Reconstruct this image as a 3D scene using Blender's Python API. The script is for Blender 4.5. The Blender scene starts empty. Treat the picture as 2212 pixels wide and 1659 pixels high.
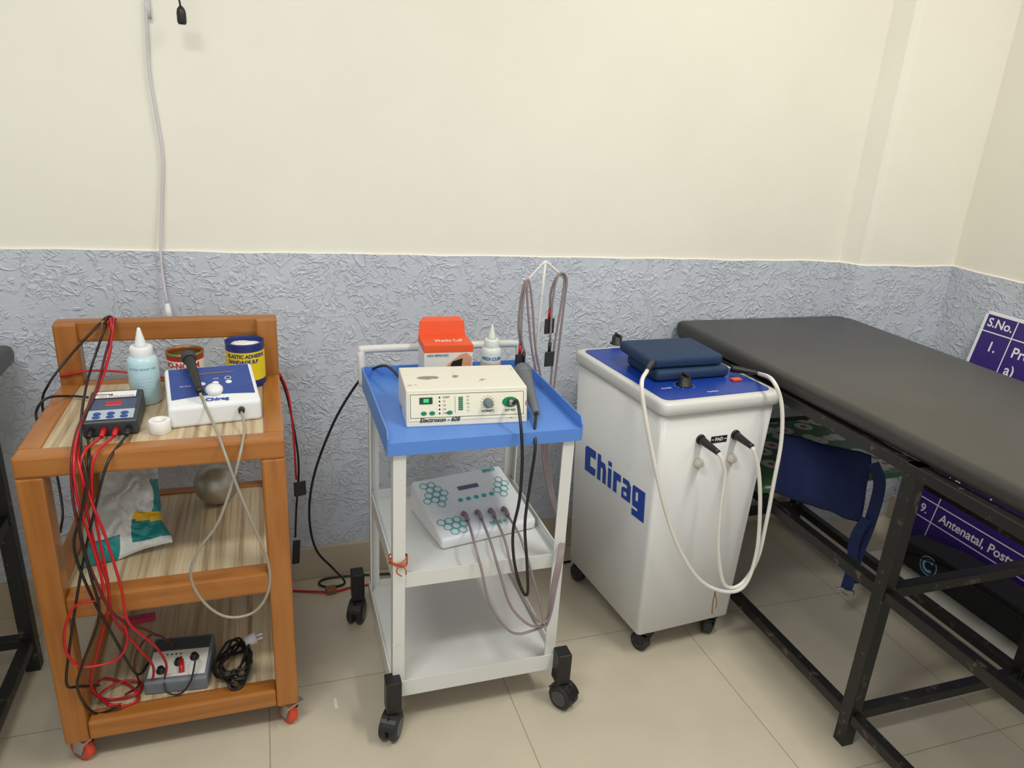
import bpy, bmesh, math, random
from mathutils import Vector, Matrix, noise
random.seed(7)
sc = bpy.context.scene
col = sc.collection
V3 = Vector
PI = math.pi

# ------------------------------------------------------------------ camera
CH = 1.45
FPX = 1588.0
F = V3((.3082, .8882, -.3409)).normalized()
R = V3((.9498, -.3076, .0571)); R = (R - F * R.dot(F)).normalized()
U = R.cross(F)
CAM = V3((0, 0, CH))
cd = bpy.data.cameras.new('camera'); cam = bpy.data.objects.new('camera', cd); col.objects.link(cam)
B = -F
cam.matrix_world = Matrix(((R.x, U.x, B.x, 0), (R.y, U.y, B.y, 0), (R.z, U.z, B.z, CH), (0, 0, 0, 1)))
cd.sensor_width = 36; cd.lens = FPX / 2212 * 36; cd.clip_start = .02
sc.camera = cam

def ray(px, py): return F + R * ((px - 1106) / FPX) + U * ((829 - py) / FPX)
def PZ(px, py, z): d = ray(px, py); return CAM + d * ((z - CH) / d.z)
def PY(px, py, y): d = ray(px, py); return CAM + d * (y / d.y)
def PX(px, py, x): d = ray(px, py); return CAM + d * (x / d.x)
def PP(px, py, p0, n): d = ray(px, py); return CAM + d * ((p0 - CAM).dot(n) / d.dot(n))
def wp(l):
    o = []
    for q in l:
        if isinstance(q, Vector): o.append(q)
        elif len(q) == 3: o.append(PY(*q))
        else: o.append(PZ(q[0], q[1], q[3]))
    return o

# ------------------------------------------------------------------ materials
def lin(c):
    c /= 255.
    return c / 12.92 if c <= .04045 else ((c + .055) / 1.055) ** 2.4
def rgba(c, k=1): return tuple(min(1, lin(x) * k) for x in c) + (1,)
def newmat(name):
    m = bpy.data.materials.new(name); m.use_nodes = True
    return m, m.node_tree, m.node_tree.nodes['Principled BSDF']
def N(nt, t, **kw):
    n = nt.nodes.new(t)
    for k, v in kw.items():
        if k in n.inputs: n.inputs[k].default_value = v
        else: setattr(n, k, v)
    return n
def ramp(nt, stops):
    r = nt.nodes.new('ShaderNodeValToRGB')
    e = r.color_ramp.elements
    while len(e) < len(stops): e.new(.5)
    for i, (p, c) in enumerate(stops): e[i].position = p; e[i].color = c
    return r
def mat(name, rgb, rough=.5, metal=0, var=.06, scale=14, bump=0, bscale=80, emit=0, detail=3, spec=.5, alpha=None):
    m, nt, b = newmat(name)
    L = nt.links
    tc = N(nt, 'ShaderNodeTexCoord')
    n = N(nt, 'ShaderNodeTexNoise', Scale=scale, Detail=detail)
    L.new(tc.outputs['Object'], n.inputs['Vector'])
    r = ramp(nt, [(.3, rgba(rgb, 1 - var)), (.7, rgba(rgb, 1 + var))])
    L.new(n.outputs['Fac'], r.inputs[0]); L.new(r.outputs[0], b.inputs['Base Color'])
    b.inputs['Roughness'].default_value = rough; b.inputs['Metallic'].default_value = metal
    b.inputs['Specular IOR Level'].default_value = spec
    if emit:
        L.new(r.outputs[0], b.inputs['Emission Color']); b.inputs['Emission Strength'].default_value = emit
    if bump:
        n2 = N(nt, 'ShaderNodeTexNoise', Scale=bscale, Detail=3)
        L.new(tc.outputs['Object'], n2.inputs['Vector'])
        bp = N(nt, 'ShaderNodeBump', Strength=bump, Distance=.004)
        L.new(n2.outputs['Fac'], bp.inputs['Height']); L.new(bp.outputs[0], b.inputs['Normal'])
    return m
def scuffed(name, rgb, rgb2, rough=.4, thr=.62, scale=30, metal=0, w=.03):
    m, nt, b = newmat(name); L = nt.links
    tc = N(nt, 'ShaderNodeTexCoord')
    n = N(nt, 'ShaderNodeTexNoise', Scale=scale, Detail=6, Roughness=.65)
    L.new(tc.outputs['Object'], n.inputs['Vector'])
    r = ramp(nt, [(thr, rgba(rgb)), (thr + w, rgba(rgb2))])
    L.new(n.outputs['Fac'], r.inputs[0]); L.new(r.outputs[0], b.inputs['Base Color'])
    b.inputs['Roughness'].default_value = rough; b.inputs['Metallic'].default_value = metal
    return m
def streaked(name, stops, sc3, rough=.45, distort=.4):
    m, nt, b = newmat(name); L = nt.links
    tc = N(nt, 'ShaderNodeTexCoord'); mp = N(nt, 'ShaderNodeMapping'); mp.inputs['Scale'].default_value = sc3
    n = N(nt, 'ShaderNodeTexNoise', Scale=1, Detail=5, Distortion=distort)
    L.new(tc.outputs['Object'], mp.inputs[0]); L.new(mp.outputs[0], n.inputs['Vector'])
    r = ramp(nt, [(p, rgba(c)) for p, c in stops])
    L.new(n.outputs['Fac'], r.inputs[0]); L.new(r.outputs[0], b.inputs['Base Color'])
    b.inputs['Roughness'].default_value = rough
    return m
WST = [(.2, (132, 78, 30)), (.5, (162, 102, 45)), (.8, (176, 117, 58))]
wood_x = streaked('wood_along_x', WST, (3, 40, 40), .28); wood_y = streaked('wood_along_y', WST, (40, 3, 40), .28); wood_z = streaked('wood_along_z', WST, (40, 40, 3), .28)
laminate = streaked('striped_laminate', [(.3, (140, 116, 86)), (.45, (186, 164, 130)), (.6, (206, 188, 156)), (.75, (166, 144, 108))], (75, 2.0, 1), .4, .2)
m_white = scuffed('white_paint', (212, 212, 208), (188, 180, 166), .4, .64, 14, w=.1)
m_cab = scuffed('cabinet_paint', (208, 208, 205), (186, 182, 172), .33, .66, 10, w=.1)
m_blue = scuffed('blue_tray_paint', (84, 132, 208), (116, 142, 188), .4, .68, 25)
m_blackmetal = scuffed('black_scuffed_metal', (27, 26, 25), (84, 74, 63), .42, .6, 30, w=.05)
m_vinyl = mat('black_vinyl', (57, 55, 53), .34, var=.12, scale=5, bump=.15, bscale=300)
m_black = mat('black_plastic', (24, 24, 25), .42)
m_blackrub = mat('black_rubber', (36, 36, 38), .55)
m_dark = mat('dark_grey_plastic', (52, 54, 60), .45)
m_grey = mat('grey_plastic', (110, 116, 122), .45)
m_hub = mat('dark_hub', (66, 68, 74), .35)
m_probe = mat('grey_probe', (98, 102, 106), .45)
m_red = mat('red_wire', (186, 20, 30), .4)
m_maroon = mat('dark_red_wire', (90, 26, 28), .45)
m_wireblk = mat('black_wire', (26, 22, 22), .4)
m_wiregry = mat('grey_wire', (136, 122, 124), .45)
m_wirebeige = mat('beige_grey_wire', (152, 144, 130), .4)
m_wirewht = mat('white_wire', (222, 218, 210), .4)
m_wallwire = mat('wall_wire', (206, 202, 208), .45)
m_plastic = mat('white_plastic', (226, 228, 230), .35, var=.02)
m_offwhite = mat('off_white', (222, 220, 212), .5, var=.04)
m_devblue = mat('device_blue', (36, 66, 142), .4, var=.05)
m_cabblue = mat('panel_blue', (22, 58, 150), .35, var=.05)
m_letterblue = mat('lettering_blue', (20, 66, 160), .4, var=.02)
m_ltext = mat('white_print', (232, 232, 236), .5, var=.01)
m_btext = mat('black_print', (24, 24, 26), .5, var=.01)
m_navy = mat('navy_fabric', (22, 50, 84), .7, var=.12, scale=60, bump=.3, bscale=400)
m_navybag = mat('navy_bag', (23, 38, 86), .8, var=.12, scale=30, bump=.3, bscale=300)
m_cream = scuffed('chipped_cream_paint', (220, 216, 204), (150, 130, 114), .5, .62, 16)
m_creampanel = mat('cream_panel', (230, 226, 202), .5, var=.02)
m_green = mat('green_print', (20, 120, 84), .5, var=.03)
m_teal = mat('teal_print', (44, 172, 166), .5, var=.03)
m_led = mat('green_led', (60, 240, 120), .5, var=.01, emit=.8)
m_ledoff = mat('dark_green_window', (16, 70, 52), .2)
m_redled = mat('red_display', (150, 14, 18), .3, emit=.25)
m_orange = mat('orange_card', (226, 84, 38), .5, var=.03)
m_orangew = mat('orange_wheel', (212, 72, 42), .45)
m_rope = mat('orange_string', (180, 84, 40), .7)
m_ropebr = mat('brown_string', (150, 92, 56), .8)
m_skin = mat('printed_skin', (206, 150, 120), .5)
m_tinred = mat('red_tin', (184, 40, 40), .35)
m_tinyel = mat('yellow_tin', (228, 200, 26), .4)
m_tinblue = mat('blue_tin', (34, 48, 116), .4)
m_tinmetal = mat('old_tin_metal', (150, 130, 78), .4, metal=.6)
m_tinin = mat('tin_inside', (110, 92, 52), .45, metal=.5)
m_cotton = mat('cotton_wool', (238, 236, 232), .95, bump=.8, bscale=60)
m_gel = mat('pale_blue_bottle', (186, 216, 224), .3, var=.03)
m_gel2 = mat('milky_bottle', (210, 216, 212), .3, var=.03)
m_gelblue = mat('blue_label', (40, 120, 176), .4)
m_beigelab = mat('tan_label', (206, 180, 148), .5)
m_steel = mat('dull_steel', (176, 170, 156), .42, metal=.7, var=.12, scale=30)
m_chrome = mat('chrome', (190, 190, 190), .2, metal=1)
m_purple = mat('purple_board', (54, 34, 116), .4, var=.05, scale=5)
m_tape = mat('white_tape', (232, 230, 226), .6, var=.02)
m_bagwhite = mat('bag_white_film', (214, 218, 216), .22, var=.1, scale=30)
m_bagteal = mat('bag_teal_film', (20, 134, 134), .3, var=.12, scale=30)
m_bagyel = mat('bag_yellow_film', (226, 182, 30), .35)
m_pink = mat('pink_card', (196, 56, 94), .6)
m_brown = mat('brown_connector', (130, 90, 60), .5)
m_bagblack = mat('black_bag_cloth', (30, 30, 32), .6, bump=.3, bscale=200)
m_cyan = mat('pale_blue_logo', (130, 190, 222), .5)

# floral
m_floral, nt, b = newmat('green_floral_print'); L = nt.links
tc = N(nt, 'ShaderNodeTexCoord'); vo = N(nt, 'ShaderNodeTexVoronoi', Scale=15)
L.new(tc.outputs['Object'], vo.inputs['Vector'])
r = ramp(nt, [(0, rgba((190, 70, 66))), (.16, rgba((184, 74, 70))), (.2, rgba((214, 214, 204))), (.42, rgba((200, 208, 190))), (.5, rgba((70, 112, 72))), (1, rgba((78, 124, 80)))])
L.new(vo.outputs['Distance'], r.inputs[0]); L.new(r.outputs[0], b.inputs['Base Color']); b.inputs['Roughness'].default_value = .5

# upper wall, textured dado, floor
m_wall, nt, b = newmat('cream_wall_paint'); L = nt.links
tc = N(nt, 'ShaderNodeTexCoord'); n1 = N(nt, 'ShaderNodeTexNoise', Scale=1.6, Detail=6, Roughness=.6)
L.new(tc.outputs['Object'], n1.inputs['Vector'])
r = ramp(nt, [(.3, rgba((230, 227, 213))), (.7, rgba((237, 234, 221)))])
L.new(n1.outputs['Fac'], r.inputs[0]); L.new(r.outputs[0], b.inputs['Base Color']); b.inputs['Roughness'].default_value = .55
n2 = N(nt, 'ShaderNodeTexNoise', Scale=7, Detail=3); L.new(tc.outputs['Object'], n2.inputs['Vector'])
bp = N(nt, 'ShaderNodeBump', Strength=.12, Distance=.01); L.new(n2.outputs['Fac'], bp.inputs['Height']); L.new(bp.outputs[0], b.inputs['Normal'])

m_dado, nt, b = newmat('blue_grey_textured_paint'); L = nt.links
tc = N(nt, 'ShaderNodeTexCoord')
def worm(scale, width, dist, seedoff):
    mp = N(nt, 'ShaderNodeMapping'); mp.inputs['Location'].default_value = (seedoff, seedoff * 2, seedoff * 3)
    L.new(tc.outputs['Object'], mp.inputs[0])
    a = N(nt, 'ShaderNodeTexNoise', Scale=scale, Detail=2, Distortion=dist); L.new(mp.outputs[0], a.inputs['Vector'])
    s = N(nt, 'ShaderNodeMath', operation='SUBTRACT'); s.inputs[1].default_value = .5; L.new(a.outputs['Fac'], s.inputs[0])
    ab = N(nt, 'ShaderNodeMath', operation='ABSOLUTE'); L.new(s.outputs[0], ab.inputs[0])
    mr = N(nt, 'ShaderNodeMapRange'); mr.inputs[1].default_value = 0; mr.inputs[2].default_value = width; mr.inputs[3].default_value = 1; mr.inputs[4].default_value = 0
    L.new(ab.outputs[0], mr.inputs[0])
    c = N(nt, 'ShaderNodeTexNoise', Scale=scale * .9, Detail=1); L.new(mp.outputs[0], c.inputs['Vector'])
    m2 = N(nt, 'ShaderNodeMapRange'); m2.inputs[1].default_value = .42; m2.inputs[2].default_value = .55
    L.new(c.outputs['Fac'], m2.inputs[0])
    mu = N(nt, 'ShaderNodeMath', operation='MULTIPLY'); L.new(mr.outputs[0], mu.inputs[0]); L.new(m2.outputs[0], mu.inputs[1])
    return mu
w1 = worm(16, .05, 1.3, 0); w2 = worm(28, .06, 1.0, 5.3)
ad = N(nt, 'ShaderNodeMath', operation='MAXIMUM'); L.new(w1.outputs[0], ad.inputs[0]); L.new(w2.outputs[0], ad.inputs[1])
fn = N(nt, 'ShaderNodeTexNoise', Scale=80, Detail=4); L.new(tc.outputs['Object'], fn.inputs['Vector'])
ma = N(nt, 'ShaderNodeMath', operation='MULTIPLY_ADD'); ma.inputs[1].default_value = .35; L.new(fn.outputs['Fac'], ma.inputs[0]); L.new(ad.outputs[0], ma.inputs[2])
bp = N(nt, 'ShaderNodeBump', Strength=.45, Distance=.009); L.new(ma.outputs[0], bp.inputs['Height']); L.new(bp.outputs[0], b.inputs['Normal'])
cn = N(nt, 'ShaderNodeTexNoise', Scale=3, Detail=4); L.new(tc.outputs['Object'], cn.inputs['Vector'])
r = ramp(nt, [(.3, rgba((189, 195, 206))), (.7, rgba((198, 204, 214)))])
L.new(cn.outputs['Fac'], r.inputs[0]); L.new(r.outputs[0], b.inputs['Base Color']); b.inputs['Roughness'].default_value = .5

m_floor, nt, b = newmat('beige_floor_tile'); L = nt.links
tc = N(nt, 'ShaderNodeTexCoord'); mp = N(nt, 'ShaderNodeMapping'); mp.inputs['Location'].default_value = (-.555 + 6.1, -1.63 + 6.1, 0)
L.new(tc.outputs['Object'], mp.inputs[0])
br = N(nt, 'ShaderNodeTexBrick', offset=0.0, squash=1.0); br.inputs['Scale'].default_value = 1
br.inputs['Brick Width'].default_value = .61; br.inputs['Row Height'].default_value = .61; br.inputs['Mortar Size'].default_value = .0016
br.inputs['Color1'].default_value = rgba((204, 193, 172)); br.inputs['Color2'].default_value = rgba((200, 190, 169)); br.inputs['Mortar'].default_value = rgba((164, 152, 130))
L.new(mp.outputs[0], br.inputs['Vector'])
cn = N(nt, 'ShaderNodeTexNoise', Scale=5, Detail=6); L.new(tc.outputs['Object'], cn.inputs['Vector'])
r = ramp(nt, [(.3, (.9, .9, .9, 1)), (.7, (1, 1, 1, 1))]); L.new(cn.outputs['Fac'], r.inputs[0])
mx = N(nt, 'ShaderNodeMixRGB', blend_type='MULTIPLY'); mx.inputs[0].default_value = 1
L.new(br.outputs['Color'], mx.inputs[1]); L.new(r.outputs[0], mx.inputs[2]); L.new(mx.outputs[0], b.inputs['Base Color'])
b.inputs['Roughness'].default_value = .38
m_skirt = mat('beige_skirting', (190, 177, 155), .4, var=.06, scale=6)
m_ceil = mat('ceiling_white', (236, 234, 228), .7, var=.02)

# ------------------------------------------------------------------ mesh building
ROOT = {}
def frame(o, x, n):
    x = V3(x).normalized(); n = V3(n).normalized(); y = n.cross(x).normalized(); x = y.cross(n)
    return Matrix(((x.x, y.x, n.x, o[0]), (x.y, y.y, n.y, o[1]), (x.z, y.z, n.z, o[2]), (0, 0, 0, 1)))
def catmull(pts, res=6):
    if len(pts) < 3: return list(pts)
    P = [pts[0] * 2 - pts[1]] + list(pts) + [pts[-1] * 2 - pts[-2]]
    out = []
    for i in range(1, len(P) - 2):
        a, b_, c, d = P[i - 1], P[i], P[i + 1], P[i + 2]
        for k in range(res):
            t = k / res
            out.append(.5 * ((2 * b_) + (c - a) * t + (2 * a - 5 * b_ + 4 * c - d) * t * t + (3 * b_ - a - 3 * c + d) * t ** 3))
    out.append(P[-2]); return out
def textmesh(body, size, ax='CENTER', bold=0, shear=0, space=1):
    c = bpy.data.curves.new('t', 'FONT'); c.body = body; c.size = size; c.align_x = ax; c.align_y = 'CENTER'
    c.offset = bold; c.shear = shear; c.space_character = space; c.resolution_u = 4
    o = bpy.data.objects.new('t', c); col.objects.link(o)
    dg = bpy.context.evaluated_depsgraph_get()
    me = bpy.data.meshes.new_from_object(o.evaluated_get(dg))
    vs = [v.co.copy() for v in me.vertices]; fs = [list(p.vertices) for p in me.polygons]
    bpy.data.objects.remove(o); bpy.data.curves.remove(c); bpy.data.meshes.remove(me)
    return vs, fs

class MB:
    def __init__(s, T=None): s.V = []; s.F = []; s.S = []; s.I = []; s.T = T.copy() if T else Matrix(); s.mi = 0
    def add(s, vs, fs, smooth=False, T=None):
        M = s.T @ T if T is not None else s.T
        o = len(s.V); s.V += [M @ V3(v) for v in vs]
        for f in fs: s.F.append([i + o for i in f]); s.S.append(smooth); s.I.append(s.mi)
        return s
    def absorb(s, bm, smooth=False, T=None):
        bm.verts.index_update()
        s.add([v.co.copy() for v in bm.verts], [[v.index for v in f.verts] for f in bm.faces], smooth, T); bm.free(); return s
    def hull8(s, v, bev=0, seg=2, T=None, smooth=False):
        bm = bmesh.new(); q = [bm.verts.new(p) for p in v]
        for f in ((0, 3, 2, 1), (4, 5, 6, 7), (0, 1, 5, 4), (1, 2, 6, 5), (2, 3, 7, 6), (3, 0, 4, 7)): bm.faces.new([q[i] for i in f])
        if bev: bmesh.ops.bevel(bm, geom=bm.edges[:], offset=bev, segments=seg, affect='EDGES', profile=.5)
        return s.absorb(bm, smooth, T)
    def box(s, x0, x1, y0, y1, z0, z1, bev=0, seg=2, T=None, smooth=False):
        return s.hull8([(x0, y0, z0), (x1, y0, z0), (x1, y1, z0), (x0, y1, z0), (x0, y0, z1), (x1, y0, z1), (x1, y1, z1), (x0, y1, z1)], bev, seg, T, smooth)
    def wedge(s, w, d, h0, h1, bev=0, seg=3, T=None, lean=0, smooth=False):
        x = w / 2
        return s.hull8([(-x, 0, 0), (x, 0, 0), (x, d, 0), (-x, d, 0), (-x, lean, h0), (x, lean, h0), (x, d, h1), (-x, d, h1)], bev, seg, T, smooth)
    def loft(s, rings, cap=True, smooth=True, T=None):
        n = len(rings[0]); vs = [p for r_ in rings for p in r_]; fs = []
        for k in range(len(rings) - 1):
            for i in range(n): fs.append([k * n + i, k * n + (i + 1) % n, (k + 1) * n + (i + 1) % n, (k + 1) * n + i])
        s.add(vs, fs, smooth, T)
        if cap:
            base = len(s.V) - len(vs)
            for k in (0, len(rings) - 1):
                s.F.append([base + k * n + i for i in range(n)]); s.S.append(False); s.I.append(s.mi)
        return s
    def cyl(s, p0, p1, r0, r1=None, seg=20, cap=True, T=None):
        r1 = r0 if r1 is None else r1; p0 = V3(p0); p1 = V3(p1); d = (p1 - p0).normalized()
        a = d.orthogonal().normalized(); c = d.cross(a); rings = []
        for p, r_ in ((p0, r0), (p1, r1)): rings.append([p + (a * math.cos(2 * PI * i / seg) + c * math.sin(2 * PI * i / seg)) * r_ for i in range(seg)])
        return s.loft(rings, cap, True, T)
    def lathe(s, prof, c=(0, 0, 0), seg=32, T=None, cap=True):
        c = V3(c); rings = [[c + V3((r_ * math.cos(2 * PI * i / seg), r_ * math.sin(2 * PI * i / seg), z)) for i in range(seg)] for r_, z in prof]
        return s.loft(rings, cap, True, T)
    def tube(s, pts, r, seg=8, res=6, closed=False, T=None, radii=None):
        P = catmull([V3(p) for p in pts], res) if res > 1 else [V3(p) for p in pts]
        rings = []; a = None
        for i, p in enumerate(P):
            d = (P[min(i + 1, len(P) - 1)] - P[max(i - 1, 0)])
            if d.length < 1e-7: d = V3((0, 0, 1))
            d.normalize()
            if a is None: a = d.orthogonal().normalized()
            a = (a - d * a.dot(d))
            a = a.normalized() if a.length > 1e-6 else d.orthogonal().normalized()
            c = d.cross(a)
            rr = r if radii is None else radii[0] + (radii[1] - radii[0]) * i / (len(P) - 1)
            rings.append([p + (a * math.cos(2 * PI * k / seg) + c * math.sin(2 * PI * k / seg)) * rr for k in range(seg)])
        return s.loft(rings, True, True, T)
    def prism(s, poly, off, T=None, bev=0):
        off = V3(off); bm = bmesh.new(); n = len(poly)
        a = [bm.verts.new(V3(p)) for p in poly]; c = [bm.verts.new(V3(p) + off) for p in poly]
        bm.faces.new(a); bm.faces.new(c[::-1])
        for i in range(n): bm.faces.new([a[i], c[i], c[(i + 1) % n], a[(i + 1) % n]])
        if bev: bmesh.ops.bevel(bm, geom=bm.edges[:], offset=bev, segments=3, affect='EDGES', profile=.5)
        return s.absorb(bm, False, T)
    def disc(s, c, r, T=None, seg=20, ry=None):
        ry = ry or r
        return s.add([(c[0] + r * math.cos(2 * PI * i / seg), c[1] + ry * math.sin(2 * PI * i / seg), c[2]) for i in range(seg)], [list(range(seg))], False, T)
    def ringflat(s, c, r0, r1, seg=6, T=None, a0=0):
        vs = []; fs = []
        for i in range(seg):
            a = a0 + 2 * PI * i / seg
            vs += [(c[0] + r0 * math.cos(a), c[1] + r0 * math.sin(a), c[2]), (c[0] + r1 * math.cos(a), c[1] + r1 * math.sin(a), c[2])]
        for i in range(seg): j = (i + 1) % seg; fs.append([2 * i, 2 * i + 1, 2 * j + 1, 2 * j])
        return s.add(vs, fs, False, T)
    def rect(s, x0, x1, y0, y1, z, T=None): return s.add([(x0, y0, z), (x1, y0, z), (x1, y1, z), (x0, y1, z)], [[0, 1, 2, 3]], False, T)
    def sphere(s, c, r, seg=32, T=None, sz=1):
        n = seg // 2; prof = [(max(1e-5, r * math.sin(PI * i / n)), -r * sz * math.cos(PI * i / n)) for i in range(n + 1)]
        return s.lathe(prof, c, seg, T, False)
    def text(s, body, size, T, ax='CENTER', bold=0, shear=0, sx=1, space=1, sy=1):
        vs, fs = textmesh(body, size, ax, bold, shear, space)
        return s.add([(v.x * sx, v.y * sy, v.z) for v in vs], fs, False, T)
    def text_cyl(s, body, size, c, r, ang, z, bold=0, sx=1):
        vs, fs = textmesh(body, size, 'CENTER', bold)
        return s.add([(c[0] + r * math.cos(ang + v.x * sx / r), c[1] + r * math.sin(ang + v.x * sx / r), c[2] + z + v.y) for v in vs], fs)
    def sheet(s, TL, TR, BL, BR, bulge, namp, nu=24, nv=24, idx=None, back=.01, seed=0, ns=9, smooth=True, crinkle=0):
        n = (TR - TL).cross(TL - BL).normalized()
        if n.dot(CAM - TL) < 0: n = -n
        for side in (1, -1):
            g = []
            for j in range(nv + 1):
                v = j / nv
                for i in range(nu + 1):
                    u = i / nu
                    p = (TL * (1 - u) + TR * u) * (1 - v) + (BL * (1 - u) + BR * u) * v
                    e = math.sin(PI * u) ** .6 * math.sin(PI * v) ** .6 if 0 < u < 1 and 0 < v < 1 else 0
                    w = noise.noise(p * ns + V3((seed, seed, 0))) * namp
                    if crinkle: w += (abs(noise.noise(p * 34 + V3((seed, 1, 0)))) - .2) * crinkle
                    p = p + n * (w * (.35 + .65 * e) + (bulge if side > 0 else -back) * e)
                    p = p + V3((noise.noise(p * 14 + V3((seed, 3, 1))), 0, noise.noise(p * 14 + V3((seed, 7, 5))))) * namp * .5
                    g.append(p)
            old = s.mi
            for j in range(nv):
                for i in range(nu):
                    if idx: s.mi = idx((i + .5) / nu, (j + .5) / nv)
                    a = j * (nu + 1) + i
                    s.add([g[a], g[a + 1], g[a + nu + 2], g[a + nu + 1]], [[0, 1, 2, 3]], smooth)
            s.mi = old
        return s
    def ribbon(s, pts, w, th=.002, res=6):
        P = catmull([V3(p) for p in pts], res); vs = []; n = len(P)
        for i, p in enumerate(P):
            d = (P[min(i + 1, n - 1)] - P[max(i - 1, 0)]).normalized(); v = (CAM - p).normalized(); x = d.cross(v).normalized() * (w / 2); v = v * th / 2
            vs.append([p - x - v, p + x - v, p + x + v, p - x + v])
        return s.loft(vs, True, False)
    def build(s, name, mats, parent=None, world=False, label=None):
        if not isinstance(mats, (list, tuple)): mats = [mats]
        V = s.V
        if parent is not None and world:
            q = parent
            while q.parent: q = q.parent
            inv = ROOT[q.name].inverted(); V = [inv @ v for v in V]
        bm = bmesh.new(); vv = [bm.verts.new(v) for v in V]
        for f, sm, mi in zip(s.F, s.S, s.I):
            try: fc = bm.faces.new([vv[i] for i in f])
            except ValueError: continue
            fc.smooth = sm; fc.material_index = mi
        bmesh.ops.remove_doubles(bm, verts=bm.verts[:], dist=1e-6)
        bmesh.ops.recalc_face_normals(bm, faces=bm.faces[:])
        me = bpy.data.meshes.new(name); bm.to_mesh(me); bm.free()
        for m in mats: me.materials.append(m)
        o = bpy.data.objects.new(name, me); col.objects.link(o)
        if parent is not None: o.parent = parent
        if label: o['label'] = label
        return o
def thing(name, label, cat, loc=(0, 0, 0), rz=0, group=None):
    o = bpy.data.objects.new(name, None); col.objects.link(o); o.empty_display_size = .05
    o.location = loc; o.rotation_euler = (0, 0, rz); o['label'] = label; o['category'] = cat
    if group: o['group'] = group
    ROOT[o.name] = Matrix.Translation(loc) @ Matrix.Rotation(rz, 4, 'Z')
    return o
def solo(name, mb, mats, label=None, cat=None, group=None, kind=None, center=True):
    if center:
        lo = [min(v[i] for v in mb.V) for i in range(3)]; hi = [max(v[i] for v in mb.V) for i in range(3)]
        c = V3(((lo[0] + hi[0]) / 2, (lo[1] + hi[1]) / 2, lo[2]))
        mb.V = [v - c for v in mb.V]
    else: c = V3((0, 0, 0))
    o = mb.build(name, mats); o.location = c
    if label: o['label'] = label; o['category'] = cat
    if group: o['group'] = group
    if kind: o['kind'] = kind
    return o

# ------------------------------------------------------------------ room
solo('floor', MB().box(-2.4, 2.5, -1.2, 2.2, -.05, 0), m_floor, kind='structure', center=False)
solo('ceiling', MB().box(-2.4, 2.5, -1.2, 2.2, 2.9, 2.95), m_ceil, kind='structure', center=False)
def wall(name, pts, zf):
    P_ = []; pts = [V3((p[0], p[1], 0)) for p in pts]
    sn = [V3((b_.y - a.y, a.x - b_.x, 0)).normalized() for a, b_ in zip(pts[:-1], pts[1:])]
    for i, (a, b_) in enumerate(zip(pts[:-1], pts[1:])):
        k = max(1, int((b_ - a).length / .04))
        for q in range(k + (1 if i == len(sn) - 1 else 0)):
            n = sn[i]
            if q == 0 and i > 0: n = (sn[i - 1] + sn[i]); n = n / (n.length ** 2 / 2)
            P_.append((a + (b_ - a) * (q / k), n))
    mb = MB(); rows = []
    for p, n in P_:
        z = zf(p) + noise.noise(p * 7) * .004; q = p + n * .006
        rows.append([V3((p.x, p.y, 2.9)), V3((p.x, p.y, z)), V3((q.x, q.y, z - .003)), V3((q.x, q.y, 0))])
    for a, c in zip(rows[:-1], rows[1:]):
        mb.mi = 0; mb.add([a[0], c[0], c[1], a[1]], [[0, 1, 2, 3]])
        mb.add([a[1], c[1], c[2], a[2]], [[0, 1, 2, 3]])
        mb.mi = 1; mb.add([a[2], c[2], c[3], a[3]], [[0, 1, 2, 3]])
    return solo(name, mb, [m_wall, m_dado], kind='structure', center=False)
wall('wall_back', [(-2.4, 2.13), (1.975, 2.13)], lambda p: 1.064 - .0155 * p.x)
wall('wall_pillar', [(1.94, 2.15), (1.978, 2.082), (1.984, 2.070), (1.994, 2.062), (2.008, 2.058), (2.38, 2.032)], lambda p: 1.034)
wall('wall_right', [(2.375, 2.04), (2.375, -1.2)], lambda p: 1.034)
solo('wall_left', MB().box(-2.45, -2.4, -1.2, 2.13, 0, 2.9), m_wall, kind='structure', center=False)
solo('baseboard_back', MB().box(-2.4, 1.95, 2.112, 2.1285, 0, .115, .002), m_skirt, kind='structure', center=False)
solo('baseboard_right', MB().box(2.36, 2.374, -1.2, 2.03, 0, .1, .002), m_skirt, kind='structure', center=False)

# hanging switch and wall cable
t = thing('pull_switch', 'small black pendant switch hanging from a black cord high on the wall', 'switch', tuple(PY(392, 45, 2.06)))
p0 = PY(390, 0, 2.06); c = PY(392, 33, 2.06)
MB().tube([V3((c.x - .004, p0.y, 2.895)), V3((c.x - .002, p0.y, p0.z)), c + V3((0, 0, .016))], .0022, res=1).build('cord', m_black, t, True)
MB().lathe([(.004, .02), (.0085, .014), (.0105, .006), (.0105, -.014), (.008, -.019)], c, 16).build('switch_body', m_black, t, True)
t = thing('wall_cable', 'long white flex running down the cream wall behind the wooden trolley', 'cable', tuple(PY(350, 500, 2.115)))
MB().tube([V3((PY(312, 0, 2.12).x - .02, 2.12, 2.89)), PY(313, -60, 2.12), PY(315, 0, 2.12), PY(322, 150, 2.12), PY(338, 250, 2.12), PY(351, 340, 2.12), PY(349, 450, 2.118), PY(347, 540, 2.112), PY(352, 600, 2.11), PY(361, 655, 2.10)], .0034).build('cord', m_wallwire, t, True)
MB().cyl(PY(361, 655, 2.1), PY(366, 690, 2.09), .006, .011).build('plug', m_plastic, t, True)

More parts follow.
